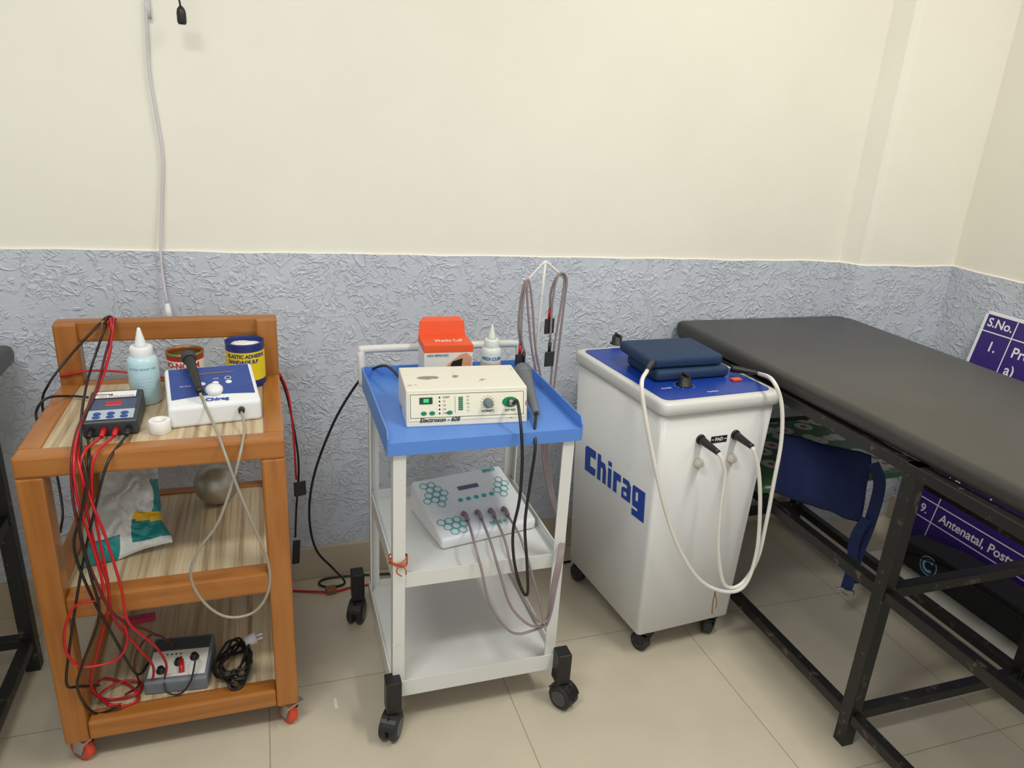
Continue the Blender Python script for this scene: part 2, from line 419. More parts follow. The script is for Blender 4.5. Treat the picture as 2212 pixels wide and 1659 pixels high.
# ------------------------------------------------------------------ helpers for castered things
def caster(root, x, y, r, w, ztop, mw, mf, ang=0, block=0):
    M = Matrix.Translation((x, y, 0)) @ Matrix.Rotation(ang, 4, 'Z')
    k = MB(M)
    if block:
        oy = -.014
        kb = MB(Matrix.Translation((x, y, 0)))
        kb.box(-.0185, .0185, -.021, .021, .074, block, .003)
        k = kb
        k.T = M
        k.cyl((0, 0, .056), (0, 0, .076), .011)
        arc = [(0, oy + (r + .005) * math.cos(a), r + (r + .005) * math.sin(a)) for a in [PI * (.12 + .76 * i / 10) for i in range(11)]]
        arc2 = [(0, oy + (r + .0005) * math.cos(a), r + (r + .0005) * math.sin(a)) for a in [PI * (.88 - .76 * i / 10) for i in range(11)]]
        k.prism([(-w / 2 + .003, p[1], p[2]) for p in arc + arc2], (w - .006, 0, 0))
        k.box(-.0025, .0025, oy - r * .6, oy + r * .8, r * .8, 2 * r + .003)
    else:
        oy = .014
        k.box(-.022, .022, -.022, .022, ztop - .005, ztop, .001)
        k.cyl((0, 0, r * 2 - .004), (0, 0, ztop), .009)
        for sx in (-1, 1): k.hull8([(sx * (w / 2 + .002), oy - .012, r - .006), (sx * (w / 2 + .005), oy - .012, r - .006), (sx * (w / 2 + .005), oy + .012, r - .006), (sx * (w / 2 + .002), oy + .012, r - .006), (sx * (w / 2 + .002), -.016, 2 * r + .004), (sx * (w / 2 + .005), -.016, 2 * r + .004), (sx * (w / 2 + .005), .02, 2 * r + .004), (sx * (w / 2 + .002), .02, 2 * r + .004)])
        k.box(-w / 2 - .005, w / 2 + .005, -.016, .02, 2 * r + .002, 2 * r + .006)
    c_ = k.build('caster', mf, root, True)
    q = MB(M)
    Tx = Matrix.Translation((0, oy, r)) @ Matrix.Rotation(PI / 2, 4, 'Y')
    if block:
        for a, b_ in ((-w / 2, -.004), (.004, w / 2)): q.lathe([(r * .5, a), (r - .004, a), (r, a + .004), (r, b_ - .003), (r - .003, b_), (r * .5, b_)], T=Tx, seg=28)
    else: q.lathe([(r * .4, -w / 2), (r - .004, -w / 2), (r, -w / 2 + .004), (r, w / 2 - .004), (r - .004, w / 2), (r * .4, w / 2)], T=Tx, seg=28)
    q.mi = 1
    q.cyl((-w / 2 - .002, oy, r), (w / 2 + .002, oy, r), r * (.62 if block else .55), seg=20)
    q.build('wheel', [mw, m_grey if mw is m_orangew else m_hub], c_, True)

# ------------------------------------------------------------------ wooden trolley
X0, X1, Y0, Y1 = -.487, .016, 1.492, 1.955
ZT, ZM, ZB = .778, .45, .12
t = thing('wooden_trolley', 'three-tier brown wooden trolley with striped laminate shelves and orange wheels', 'trolley', ((X0 + X1) / 2, (Y0 + Y1) / 2, 0))
P = .05
for (x, y, zt) in ((X0, Y0, .737), (X1 - P, Y0, .737), (X0, Y1 - P, .932), (X1 - P, Y1 - P, .932)):
    MB().box(x, x + P, y, y + P, .072, zt, .005).build('post', wood_z, t, True)
for z0, z1, lv in ((.736, .783, 2), (.402, .456, 1), (.075, .124, 0)):
    e = 0 if lv == 2 else P
    yb = Y1 - P if lv == 2 else Y1 - .03
    MB().box(X0 + e, X1 - e, Y0, Y0 + .045, z0, z1, .006).build('rail', wood_x, t, True)
    MB().box(X0 + P, X1 - P, yb, yb + .03, z0, z1, .004).build('rail', wood_x, t, True)
    for xs in (X0, X1 - .042): MB().box(xs, xs + .042, Y0 + .045, Y1 - P, z0, z1, .004).build('rail', wood_y, t, True)
    zz = (ZT, ZM, ZB)[2 - lv]
    MB().box(X0 + .04, X1 - .04, Y0 + .043, Y1 - .02, zz - .012, zz).build('shelf', laminate, t, True)
MB().box(X0, X1, Y1 - .034, Y1, .882, .934, .005).build('back_rail', wood_x, t, True)
for x, y, a in ((X0 + .035, Y0 + .025, .9), (X1 - .018, Y0 + .018, .6), (X0 + .03, Y1 - .03, 0), (X1 - .03, Y1 - .03, 0)):
    caster(t, x, y, .03, .022, .073, m_orangew, m_chrome, a)

# --- things on its top
t = thing('nerve_stimulator', 'small dark grey stimulator box with blue buttons trailing red and black leads', 'stimulator', (-.327, 1.58, ZT), .03)
w, d, h0, h1 = .105, .145, .034, .05
MB().wedge(w, d, h0, h1, .005).build('body', m_dark, t)
Tf = Matrix.Translation((0, 0, h0 + .0006)) @ Matrix.Rotation(math.atan2(h1 - h0, d), 4, 'X')
k = MB(); k.rect(-.044, .044, .008, .098, .0003, Tf); k.mi = 1; k.rect(-.044, .044, .05, .098, .0006, Tf); k.mi = 2; k.rect(-.04, .04, .106, .136, .0006, Tf)
k.build('face_panel', [mat('pale_panel', (170, 184, 196), .4), mat('panel_slate', (60, 74, 104), .4), m_ltext], t)
k = MB(); k.text('Chirag', .012, Tf @ Matrix.Translation((-.022, .122, .001)), bold=.0003); k.text('MINI STIMULATOR', .0085, Tf @ Matrix.Translation((.002, .111, .001)))
k.build('lettering', m_maroon, t)
MB().box(-.016, .016, .068, .088, 0, .0018, .0006, 1, Tf).build('display', m_redled, t)
for i in range(6):
    MB().lathe([(.0075, 0), (.0075, .002), (.006, .003)], (-.026 + .026 * (i % 3), .022 + .02 * (i // 3), 0), 14, Tf @ Matrix.Diagonal((1, .75, 1, 1))).build('button', m_devblue, t)
def sock(i): return ROOT[t.name] @ V3((-.034 + .023 * i, -.002, .017))
def lead(root, m, pts, r=.0029, plug=None, pm=None):
    P_ = wp(pts); o = MB().tube(P_, r, 7).build('lead', m, root, True)
    if plug:
        MB().cyl(plug, plug + (P_[0] - plug).normalized() * .034, .0065, .0045, 12).build('plug', pm or m, o, True)
    return o
s0, s1, s2, s3 = [sock(i) for i in range(4)]
fwd = V3((0, -.034, -.002))
lead(t, m_red, [s2 + fwd, (205, 985, 1.475), (198, 1060, 1.465), (212, 1150, 1.465), (232, 1250, 1.465), (246, 1335, 1.47), (300, 1400, 1.50), (332, 1445, 1.54), (312, 1500, 1.58), (245, 1522, None, .126), (205, 1492, None, .127), (225, 1465, None, .127), (280, 1480, None, .128), (300, 1510, None, .127), (255, 1530, None, .129)], plug=s2)
lead(t, m_red, [s1 + fwd, (178, 985, 1.475), (182, 1070, 1.462), (205, 1180, 1.462), (236, 1290, 1.462), (212, 1400, 1.48), (196, 1480, 1.52), (230, 1510, None, .13), (290, 1500, None, .131), (312, 1475, None, .13)], plug=s1)
lead(t, m_wireblk, [s3 + fwd, (232, 1000, 1.475), (205, 1100, 1.458), (182, 1200, 1.458), (166, 1290, 1.458), (150, 1400, 1.463), (144, 1478, 1.465), (172, 1482, 1.49), (215, 1480, None, .134)], plug=s3)
lead(t, m_wireblk, [s0 + fwd, (192, 1000, 1.475), (178, 1100, 1.455), (160, 1180, 1.455), (192, 1275, 1.455), (245, 1375, 1.46), (295, 1455, 1.56), (322, 1430, None, .15)], plug=s0)
lead(t, m_red, [(225, 705, 1.912), (236, 688, 1.935), (240, 700, 1.9), (238, 760, 1.88), (212, 840, 1.73), (180, 900, 1.6), (160, 985, 1.472), (168, 1080, 1.452), (200, 1180, 1.452), (222, 1285, 1.452), (160, 1310, 1.455), (138, 1385, 1.456), (170, 1438, 1.46), (250, 1425, 1.47), (275, 1380, 1.47), (262, 1330, 1.46)])
lead(t, m_red, [(232, 700, 1.912), (243, 685, 1.935), (245, 700, 1.9), (232, 780, 1.85), (198, 870, 1.68), (172, 930, 1.56), (170, 1000, 1.468), (200, 1090, 1.448), (228, 1160, 1.448), (262, 1270, 1.448), (278, 1345, 1.45), (335, 1395, 1.5), (360, 1440, 1.55), (340, 1475, None, .13), (270, 1470, None, .134), (215, 1500, None, .134), (240, 1525, None, .136)])
lead(t, m_maroon, [(238, 700, 1.912), (244, 686, 1.935), (246, 700, 1.9), (228, 765, 1.87), (205, 850, 1.7), (170, 920, 1.56), (155, 990, 1.472), (158, 1080, 1.45), (178, 1170, 1.45), (205, 1250, 1.45), (250, 1330, 1.452), (320, 1362, 1.5), (338, 1372, 1.6)])
lead(t, m_wireblk, [(190, 858, None, ZT + .012), (150, 855, None, ZT + .01), (100, 860, 1.75), (78, 890, 1.74), (85, 925, 1.73), (100, 1000, 1.74)])
lead(t, m_wireblk, [(250, 690, 1.93), (232, 684, 1.94), (200, 715, 1.905), (150, 770, 1.88), (105, 830, 1.85), (92, 880, 1.86), (118, 1000, 1.86), (135, 1100, 1.8), (130, 1150, 1.75)])
lead(t, m_wireblk, [(225, 700, 1.912), (232, 686, 1.935), (222, 720, 1.9), (195, 800, 1.85), (178, 880, 1.65), (175, 960, 1.5), (188, 1050, 1.446), (172, 1140, 1.446), (195, 1240, 1.446), (215, 1330, 1.446), (180, 1430, 1.455), (168, 1490, 1.47), (205, 1540, None, .128), (260, 1525, None, .14)])

# gel bottle
def bottle(name, label, loc, r, h, mb_, mats_cap, lab=None):
    t = thing(name, label, 'bottle', loc)
    hb = h * .66
    MB().lathe([(r * .9, 0), (r, .004), (r, hb * .84), (r * .93, hb * .92), (r * .6, hb), (r * .55, hb)], seg=36).build('bottle_body', mb_, t)
    c_ = MB().lathe([(r * .72, hb - .008), (r * .74, hb - .006), (r * .74, hb + .014), (r * .66, hb + .018)], seg=28).build('cap', mats_cap, t)
    MB().lathe([(r * .42, hb + .016), (r * .36, hb + .024), (r * .12, h - .003), (r * .08, h)], seg=20).build('nozzle', mats_cap, c_)
    return t, hb
g = PZ(318, 866, ZT)
t, hb = bottle('gel_bottle', 'pale blue gel bottle with white pointed nozzle on the wooden trolley', tuple(g), .033, .178, m_gel, m_plastic)
ang = -PI / 2
k = MB(); k.text_cyl('ULTRA SONIC GEL', .0075, (0, 0, 0), .0333, ang + .1, .088, .0001)
for j in range(5): k.text_cyl('- - - - - - - -', .008, (0, 0, 0), .0333, ang + .1, .066 - .008 * j)
k.build('lettering', mat('bottle_print', (86, 150, 176), .5), t)

# tins
t = thing('bandage_tin', 'open red and cream tin with rusty rim behind the blue and white machine', 'tin', (-.2, 1.853, ZT))
MB().lathe([(.041, 0), (.042, .002), (.042, .09), (.0425, .094), (.0405, .095), (.0395, .09), (.039, .05), (.001, .05)], seg=40, cap=False).build('tin_wall', m_tinred, t)
k = MB(); k.lathe([(.0424, .04), (.0424, .08)], seg=40, cap=False); k.build('label_band', m_offwhite, t)
k = MB(); k.text_cyl('IO-NORM', .019, (0, 0, 0), .0428, -PI / 2 - .1, .069, .0006); k.build('lettering', m_tinred, t)
k = MB(); k.lathe([(.0395, .088), (.043, .09), (.0435, .097), (.041, .098), (.0395, .094)], seg=40, cap=False); k.build('rim', m_tinmetal, t)
k = MB(); k.lathe([(.0392, .09), (.0388, .052), (.001, .051)], seg=32, cap=False); k.build('tin_inside', m_tinin, t)
t = thing('bandage_tin', 'yellow and blue elastic bandage tin filled with white cotton', 'tin', (-.063, 1.866, ZT))
MB().lathe([(.045, 0), (.046, .002), (.046, .02)], seg=44, cap=False).build('tin_base', m_tinblue, t)
MB().lathe([(.046, .02), (.046, .093)], seg=44, cap=False).build('label_band', m_tinyel, t)
k = MB(); k.lathe([(.046, .093), (.046, .11), (.0468, .113), (.0445, .114), (.0438, .11), (.043, .085)], seg=44, cap=False); k.build('rim', m_tinblue, t)
k = MB()
k.lathe([(.043, .09), (.038, .1), (.028, .104), (.014, .108), (.001, .107)], seg=28, cap=False)
k.V = [v + V3((noise.noise(v * 60), noise.noise(v * 60 + V3((3, 3, 3))), noise.noise(v * 50 + V3((9, 1, 1))))) * .004 for v in k.V]
k.build('cotton', m_cotton, t)
k = MB(); k.text_cyl('ELASTIC ADHESIVE', .0125, (0, 0, 0), .0465, -PI / 2 + .08, .083, .0005, .95); k.text_cyl('BANDAGE B.P', .0125, (0, 0, 0), .0465, -PI / 2 - .12, .069, .0005, .98); k.build('lettering', m_tinblue, t)

# blue and white ultrasound machine
t = thing('ultrasound_machine', 'white wedge-shaped therapy machine with blue sloping panel on the wooden trolley', 'medical machine', (-.122, 1.606, ZT), .13)
w, d, h0, h1 = .19, .16, .048, .085
MB().wedge(w, d, h0, h1, .008, 4).build('body', m_plastic, t)
Tf = Matrix.Translation((0, 0, h0 + .0004)) @ Matrix.Rotation(math.atan2(h1 - h0, d), 4, 'X')
k = MB(); pts = [(-.086, .155, 0), (-.086, .034, 0)]
for i in range(9): a = i / 8; pts.append((-.086 + .172 * a, .03 + .008 * math.sin(PI * a) * (1 if 0 < a < 1 else 0), 0))
pts += [(.086, .155, 0)]
k.prism(pts, (0, 0, .001), Tf); k.build('face_panel', m_devblue, t)
k = MB(); k.text('Chirag', .0155, Tf @ Matrix.Translation((.005, .0185, .0008)), bold=.0007, sx=1.15); k.build('lettering', m_letterblue, t)
k = MB()
k.text('TIME', .006, Tf @ Matrix.Translation((.01, .1, .0018))); k.text('OUTPUT', .006, Tf @ Matrix.Translation((-.055, .078, .0018)))
for x, y in ((-.02, .083), (.008, .083), (.036, .083), (.036, .1)): k.ringflat((x, y, .0016), .007, .0055, 20, Tf)
k.build('lettering', m_ltext, t)
MB().rect(-.045, .05, .122, .128, .0016, Tf).build('display', mat('amber_window', (116, 92, 84), .4), t)
for x in (-.02, .008, .036): MB().lathe([(.005, 0), (.005, .0025), (.004, .003)], (x, .083, 0), 14, Tf).build('button', m_ltext, t)
MB().lathe([(.019, 0), (.019, .008), (.015, .013), (.006, .015)], (.002, .05, 0), 28, Tf).build('output_knob', m_plastic, t)
rm = ROOT[t.name]
a = PZ(408, 772, .885); b_ = PZ(432, 848, .853)
pr = MB().tube([a, a * .6 + b_ * .4, b_], .01, 14, 5, radii=(.0125, .0075)).build('probe', m_black, t, True)
MB().lathe([(.013, -.008), (.0165, -.006), (.0165, .006), (.013, .009)], seg=24, T=Matrix.Translation(a) @ (b_ - a).to_track_quat('Z', 'Y').to_matrix().to_4x4()).build('probe_head', m_dark, pr, True)
j = rm @ V3((.052, -.002, .03))
MB().cyl(j, j + V3((.0, -.014, .0)), .0075, .006, 14).build('socket', m_black, t, True)
MB().tube(wp([b_, (445, 880, 1.60), (470, 935, 1.52), (488, 985, 1.462), (510, 1045, 1.45), (545, 1130, 1.45), (578, 1210, 1.45), (580, 1275, 1.45), (548, 1322, 1.45), (490, 1332, 1.45), (440, 1300, 1.45), (412, 1245, 1.45), (428, 1190, 1.45), (470, 1130, 1.452), (500, 1050, 1.455), (520, 975, 1.47), (528, 925, 1.54), j + V3((0, -.014, 0))]), .0032, 8).build('cable', m_wirebeige, t, True)

# tape roll
g = PZ(347, 932, ZT)
k = MB(); k.lathe([(.0105, 0), (.0205, 0), (.0215, .001), (.0215, .027), (.0205, .028), (.0105, .028), (.0105, 0)], g, 36, cap=False)
solo('tape_roll', k, m_tape, 'small white roll of surgical tape lying at the front of the wooden trolley', 'tape')

# middle shelf: bag and ball
TL, TR, BL, BR = PY(226, 1000, 1.78), PY(334, 996, 1.82), PZ(165, 1226, ZM + .008), PZ(366, 1178, ZM + .008)
def bagidx(u, v):
    if v > .80 and u < .42: return 1
    if u > .55 and v > .6: return 2 if v - .12 * u < .60 else (0 if v > .9 else 1)
    if u > .84 - .12 * v and .22 < v <= .6: return 1
    return 0
k = MB(); k.sheet(TL, TR, BL, BR, .045, .03, 44, 44, bagidx, .004, 2, 12, False, .022)
for i in range(len(k.V)):
    if k.V[i].z < ZM + .002: k.V[i].z = ZM + .002
t = thing('plastic_bag', 'crumpled white and teal plastic packet on the middle shelf of the wooden trolley', 'plastic bag', (-.3, 1.6, ZM))
k.build('bag_film', [m_bagwhite, m_bagteal, m_bagyel], t, True)
rad = .056
c = PZ(468, 1043, ZM + rad)
solo('metal_ball', MB().sphere(c, rad), m_steel, 'dull grey metal ball at the back of the middle shelf', 'ball')

# bottom shelf
fl = PZ(312, 1503, ZB); fr = PZ(450, 1488, ZB); rz = math.atan2(fr.y - fl.y, fr.x - fl.x)
mid = (fl + fr) / 2; w = (fr - fl).length
t = thing('lead_box', 'grey control box with three black knobs and a red plug on the bottom shelf', 'control box', tuple(mid), rz)
MB().wedge(w, .135, .036, .058, .006).build('body', m_grey, t)
Tf = Matrix.Translation((0, 0, .0366)) @ Matrix.Rotation(math.atan2(.022, .135), 4, 'X')
k = MB(); k.rect(-w * .45, w * .45, .012, .09, .0004, Tf); k.mi = 1; k.rect(-w * .45, w * .45, .092, .128, .0004, Tf); k.build('face_panel', [m_offwhite, mat('slate_panel', (70, 76, 84), .4)], t)
for x, y in ((-.036, .03), (.0, .05), (.034, .062)):
    q = MB().lathe([(.0105, 0), (.0105, .004), (.008, .005), (.007, .013), (.005, .014)], (x, y, 0), 20, Tf).build('knob', m_black, t)
for i in range(4): MB().lathe([(.002, 0), (.002, .0015), (.001, .002)], (-.03 + .01 * i, .078, 0), 10, Tf).build('indicator', m_black, t)
RM = ROOT[t.name]
q0 = RM @ Tf @ V3((.012, .018, .006)); q1 = q0 + V3((-.002, .03, .012))
MB().cyl(q0, q1, .0065, .005, 12).build('plug', m_red, t, True)
MB().tube(wp([RM @ Tf @ V3((.04, .055, .012)), RM @ V3((.045, .02, .075)), RM @ V3((.035, -.01, .035)), RM @ V3((.01, -.02, .012)), RM @ V3((-.02, -.012, .02)), RM @ Tf @ V3((-.025, .02, .006))]), .0022).build('lead', m_wireblk, t, True)
MB().tube(wp([q1, (388, 1405, 1.66), (365, 1385, 1.62), (330, 1370, 1.62), (300, 1400, 1.6), (290, 1440, 1.58), (300, 1478, None, ZB + .006), (270, 1500, None, ZB + .008)]), .0022).build('lead', m_maroon, t, True)

t = thing('power_cord', 'bundled black power cord with white plug on the bottom shelf', 'power cord', tuple(PZ(505, 1455, ZB)))
pts = []; c0 = PZ(508, 1448, ZB)
for i in range(96):
    a = i * .45; rr = .042 + .009 * math.sin(i * 1.31)
    pts.append(c0 + V3((math.cos(a) * rr * .82 + .007 * math.sin(i * .23), math.sin(a) * rr * 1.45 + .008 * math.cos(i * .17), .008 + .034 * (i / 96) + .005 * math.sin(i * 1.1))))
pe = PZ(540, 1385, ZB + .05)
pts += [pts[-1] * .4 + pe * .6, pe]
MB().tube(pts, .003, 7, 4).build('cord', m_wireblk, t, True)
MB().tube([pts[-40] + V3((0, -.03, -.015)), PZ(495, 1475, ZB + .02), PZ(510, 1490, ZB + .005), PZ(525, 1480, ZB + .004), PZ(540, 1440, ZB + .006)], .003).build('cord', m_wireblk, t, True)
q = MB(); q.cyl(pe - V3((.012, 0, 0)), pe + V3((.014, .006, .004)), .012, .015, 16); q.cyl(pe + V3((.012, .006, .008)), pe + V3((.03, .008, .012)), .0025); q.cyl(pe + V3((.012, .006, -.004)), pe + V3((.03, .008, 0)), .0025)
q.build('plug', m_plastic, t, True)
c = PZ(306, 1340, ZB)
solo('pink_card', MB().box(-.033, .033, -.012, .012, 0, .012, .001, T=Matrix.Translation(c) @ Matrix.Rotation(.1, 4, 'Z')), m_pink, 'small pink card strip at the back of the bottom shelf', 'card')

# leads over right back of wooden trolley
t = thing('electrode_lead', 'red lead crossing behind the tins and hanging down the right side of the wooden trolley', 'cable', tuple(PY(620, 900, 1.93)))
MB().tube(wp([(130, 812, 1.90), (200, 800, 1.9), (300, 806, 1.9), (345, 815, 1.9), (450, 806, 1.915), (570, 790, 1.92), (598, 800, 1.93), (622, 850, 1.95), (634, 940, 1.95), (640, 1035, 1.95)]), .003).build('cord', m_red, t, True)
def pad(root, p, w, h, m=m_blackrub, yaw=.2, tilt=0):
    M = Matrix.Translation(p) @ Matrix.Rotation(yaw, 4, 'Z') @ Matrix.Rotation(tilt, 4, 'Y')
    return MB(M).box(-w / 2, w / 2, -.003, .003, -h / 2, h / 2, .0025, 2).build('electrode_pad', m, root, True)
pad(t, PY(648, 1055, 1.948), .034, .045)
t = thing('electrode_lead', 'black lead with long dark pad hanging lowest beside the right back post', 'cable', tuple(PY(640, 1100, 1.98)))
MB().tube(wp([(590, 795, 1.965), (612, 830, 1.98), (630, 900, 1.985), (645, 1000, 1.985), (640, 1100, 1.985), (638, 1160, 1.985)]), .003).build('cord', m_wireblk, t, True)
pad(t, PY(640, 1192, 1.985), .022, .08, tilt=.08)

# ------------------------------------------------------------------ metal trolley
TX0, TX1, TY0, TY1 = .222, .672, 1.42, 1.85
ZR = .785
t = thing('metal_trolley', 'white metal trolley with blue top tray and black block casters', 'trolley', (.447, 1.635, 0))
k = MB(); e = .003
k.box(TX0 + e + .0002, TX1 - e - .0002, TY0 + e + .0002, TY1 - e - .0002, ZR - .004, ZR)
k.box(TX0 + e + .0002, TX1 - e - .0002, TY0 + .0002, TY0 + e, .755, ZR + .0004)
for x, sx in ((TX0, 1), (TX1, -1)):
    k.prism([(x, TY0, .755), (x, TY1, .755), (x, TY1, .812), (x, TY0 + .012, .812), (x, TY0, .795)], (sx * e, 0, 0))
k.box(TX0 + e + .0002, TX1 - e - .0002, TY1 - e, TY1 - .0002, .755, .812)
k.build('top_tray', m_blue, t, True)
PXs = (.236, .630); PYs = (1.428, 1.815); PW = .028
for ix, x in enumerate(PXs):
    for iy, y in enumerate(PYs):
        k = MB(); xe = x if ix == 0 else x + PW - .004
        ye, ya, yb = (y, y + .0041, y + PW) if iy == 0 else (y + PW - .004, y, y + PW - .0041)
        k.box(x, x + PW, ye, ye + .004, .1, .758); k.box(xe, xe + .004, ya, yb, .1, .758)
        k.build('post', m_white, t, True)
def shelf(name, x0, x1, y0, y1, zf, za, zb, zback):
    k = MB(); e = .003; g = .0002
    k.box(x0 + e + g, x1 - e - g, y0 + e + g, y1 - e - g, zf - .004, zf)
    k.box(x0, x1, y0, y0 + e, za, zb); k.box(x0 + e + g, x1 - e - g, y1 - e, y1, za, zback)
    k.box(x0, x0 + e, y0 + e + g, y1, za, zback); k.box(x1 - e, x1, y0 + e + g, y1, za, zback)
    k.build(name, m_white, t, True)
shelf('middle_shelf', .2405, .6535, 1.4335, 1.838, .425, .408, .446, .452)
shelf('bottom_shelf', .233, .661, 1.424, 1.846, .13, .1, .145, .15)
MB().tube([V3((.225, 1.853, .758)), V3((.222, 1.858, .83)), V3((.224, 1.862, .85)), V3((.24, 1.863, .856)), V3((.45, 1.863, .856)), V3((.64, 1.863, .856)), V3((.658, 1.862, .85)), V3((.66, 1.858, .83)), V3((.658, 1.853, .758))], .0105, 14, 5).build('push_handle', m_white, t, True)
for x, y, a in ((.235, 1.418, -.5), (.672, 1.408, .55), (.205, 1.88, -.4), (.665, 1.872, .3)):
    caster(t, x, y, .034, .044, .1, m_blackrub, m_black, a, block=.165)
# stand for leads
pt = PY(1178, 563, 1.8); pb = V3((.686, 1.8, .74)); k = MB()
k.tube([pb, (pb + pt) / 2, pt], .004, 8, 2)
hl, hr = PY(1136, 608, 1.8), PY(1219, 600, 1.8)
k.tube([pt, (pt + hl) / 2, hl, hl + V3((-.006, 0, .008))], .0035, 8, 3); k.tube([pt, (pt + hr) / 2, hr, hr + V3((.006, 0, .008))], .0035, 8, 3)
k.box(.6725, .692, 1.79, 1.81, .745, .775, .002)
k.build('lead_stand', m_white, t, True)
k = MB(); c = V3((.25, 1.442, .475))
for j in range(3): k.tube([c + V3((math.cos(a) * .021, math.sin(a) * .019, .006 * j + .005 * math.sin(a * 2 + j))) for a in [2 * PI * i / 14 for i in range(15)]], .0018, 6, 3)
k.tube([c + V3((.0, -.021, .01)), c + V3((.012, -.027, -.004)), c + V3((.014, -.024, -.02))], .0016, 6); k.tube([c + V3((.0, -.021, .01)), c + V3((-.008, -.027, -.008)), c + V3((.004, -.026, -.022))], .0016, 6)
k.build('string_tie', m_rope, t, True)

# cream electrotherapy unit
t = thing('therapy_unit', 'chipped cream control unit with green display and black corded probe on the blue tray', 'medical machine', (.4165, 1.488, ZR), -.065)
w, d, h, ln = .28, .172, .082, .02
MB().wedge(w, d, h, h + .002, .003, 2, lean=ln).build('body', m_cream, t)
al = math.atan2(ln, h)
Tf = frame((0, -.0008, 0), (1, 0, 0), (0, -math.cos(al), math.sin(al)))
def fx(px): return (px - 1006) / 259 * .272
k = MB(); k.rect(-.134, .134, .014, .078, .0004, Tf); k.mi = 1
for x0, x1, y0, y1 in ((-.131, .131, .0735, .0745), (-.131, .131, .0205, .0215), (-.131, -.13, .0205, .0745), (.13, .131, .0205, .0745), (-.03, -.0293, .03, .068)): k.rect(x0, x1, y0, y1, .0008, Tf)
k.build('face_panel', [m_creampanel, m_btext], t)
MB().box(fx(901), fx(929), .052, .067, 0, .002, .0005, 1, Tf).build('display', m_ledoff, t)
k = MB(); k.text('88', .012, Tf @ Matrix.Translation((fx(915), .0595, .0024)), bold=.0001); k.build('display_digits', m_led, t)
k = MB(); k.text('Electroson - 608', .0135, Tf @ Matrix.Translation((fx(944), .0095 + .006, .0012)), bold=.0003, shear=.25); k.build('lettering', m_btext, t)
k = MB()
for i, s_ in enumerate(('CONT', '1:1', '1:2', '1:4', '1:10')):
    k.text(s_, .0055, Tf @ Matrix.Translation((fx(951), .066 - .009 * i, .001)), 'LEFT', .0001); k.disc((fx(944), .066 - .009 * i, .001), .002, Tf)
k.build('lettering', m_btext, t)
k = MB()
k.text('INTENSITY', .006, Tf @ Matrix.Translation((fx(1050), .031, .001)), bold=.0002)
for i in range(11): a = PI * (1.25 - 1.5 * i / 10); k.disc((fx(1050) + .0155 * math.cos(a), .05 + .0155 * math.sin(a), .001), .0009, Tf, 8)
k.build('lettering', m_btext, t)
k = MB(); k.text('OUT PUT', .006, Tf @ Matrix.Translation((fx(1100), .031, .001)), bold=.0002); k.build('lettering', m_btext, t)
k = MB()
for i, s_ in enumerate(('0.2', '0.5', '0.8', '1.0', '1.2')): k.text(s_, .005, Tf @ Matrix.Translation((fx(1003), .066 - .008 * i, .001)), 'LEFT')
k.build('lettering', m_btext, t)
k = MB()
for i in range(7): k.rect(fx(985), fx(995), .0355 + .0045 * i, .039 + .0045 * i, .0012, Tf)
k.build('level_bar', m_green, t)
for px in (910, 928, 966): MB().lathe([(.0065, 0), (.0065, .0015), (.0055, .002)], (fx(px), .031, 0), 16, Tf @ Matrix.Translation((0, .031 * .3, 0)) @ Matrix.Diagonal((1, .7, 1, 1))).build('button', m_green, t)
MB().lathe([(.0115, 0), (.0115, .004), (.0095, .006), (.009, .02), (.007, .021)], (fx(1050), .05, 0), 20, Tf).build('intensity_knob', m_grey, t)
k = MB(); k.disc((fx(1100), .05, .001), .019, Tf, 24, .012); k.build('output_badge', m_green, t)
MB().lathe([(.007, 0), (.007, .012), (.005, .02), (.004, .03)], (fx(1100), .05, 0), 16, Tf).build('plug', m_chrome, t)
RM = ROOT[t.name]
a = PZ(1124, 806, .842); b_ = PZ(1151, 893, .805)
a.x = max(a.x, .603); b_.x = max(b_.x, .578)
pr = MB().tube([a, a * .7 + b_ * .3, a * .4 + b_ * .6, b_], .012, 16, 6, radii=(.021, .0085)).build('probe', m_probe, t, True)
MB().lathe([(.016, -.02), (.0235, -.014), (.0235, .006), (.02, .014)], seg=24, T=Matrix.Translation(a) @ (b_ - a).to_track_quat('Z', 'Y').to_matrix().to_4x4()).build('probe_head', m_probe, pr, True)
j = RM @ Tf @ V3((fx(1100), .05, .03))
MB().tube(wp([j, (1118, 868, 1.45), (1126, 930, 1.405), (1128, 1000, 1.4), (1122, 1080, 1.4), (1108, 1150, 1.4), (1112, 1220, 1.4), (1128, 1275, 1.4), (1140, 1280, 1.4), (1138, 1210, 1.4), (1134, 1130, 1.402), (1146, 1040, 1.404), (1156, 970, 1.408), (1155, 925, 1.44), b_]), .0036, 8).build('cable', m_wireblk, t, True)
bk = RM @ V3((-.13, .172, .05))
MB().tube(wp([bk, (835, 790, 1.78), (800, 800, 1.86), (770, 830, 1.90), (722, 910, 1.93), (680, 1020, 1.96), (668, 1110, 1.97), (682, 1185, 1.98), (720, 1228, 2.0), (745, 1258, None, .012), (715, 1268, None, .008), (690, 1262, None, .006), (702, 1250, None, .006), (760, 1243, None, .006), (860, 1238, None, .006), (1000, 1236, None, .006), (1120, 1228, None, .006), (1232, 1212, None, .006)]), .0036, 8).build('power_cable', m_wireblk, t, True)
k = MB()
Tt = Matrix.Translation((-.08, .095, h + .0013))
pts = [(.02 * math.cos(2 * PI * i / 16) * (1 + .3 * noise.noise(V3((i * .9, 0, 0)))) * 1.3, .014 * math.sin(2 * PI * i / 16) * (.8 + .5 * noise.noise(V3((0, i * .8, 2)))), 0) for i in range(16)]
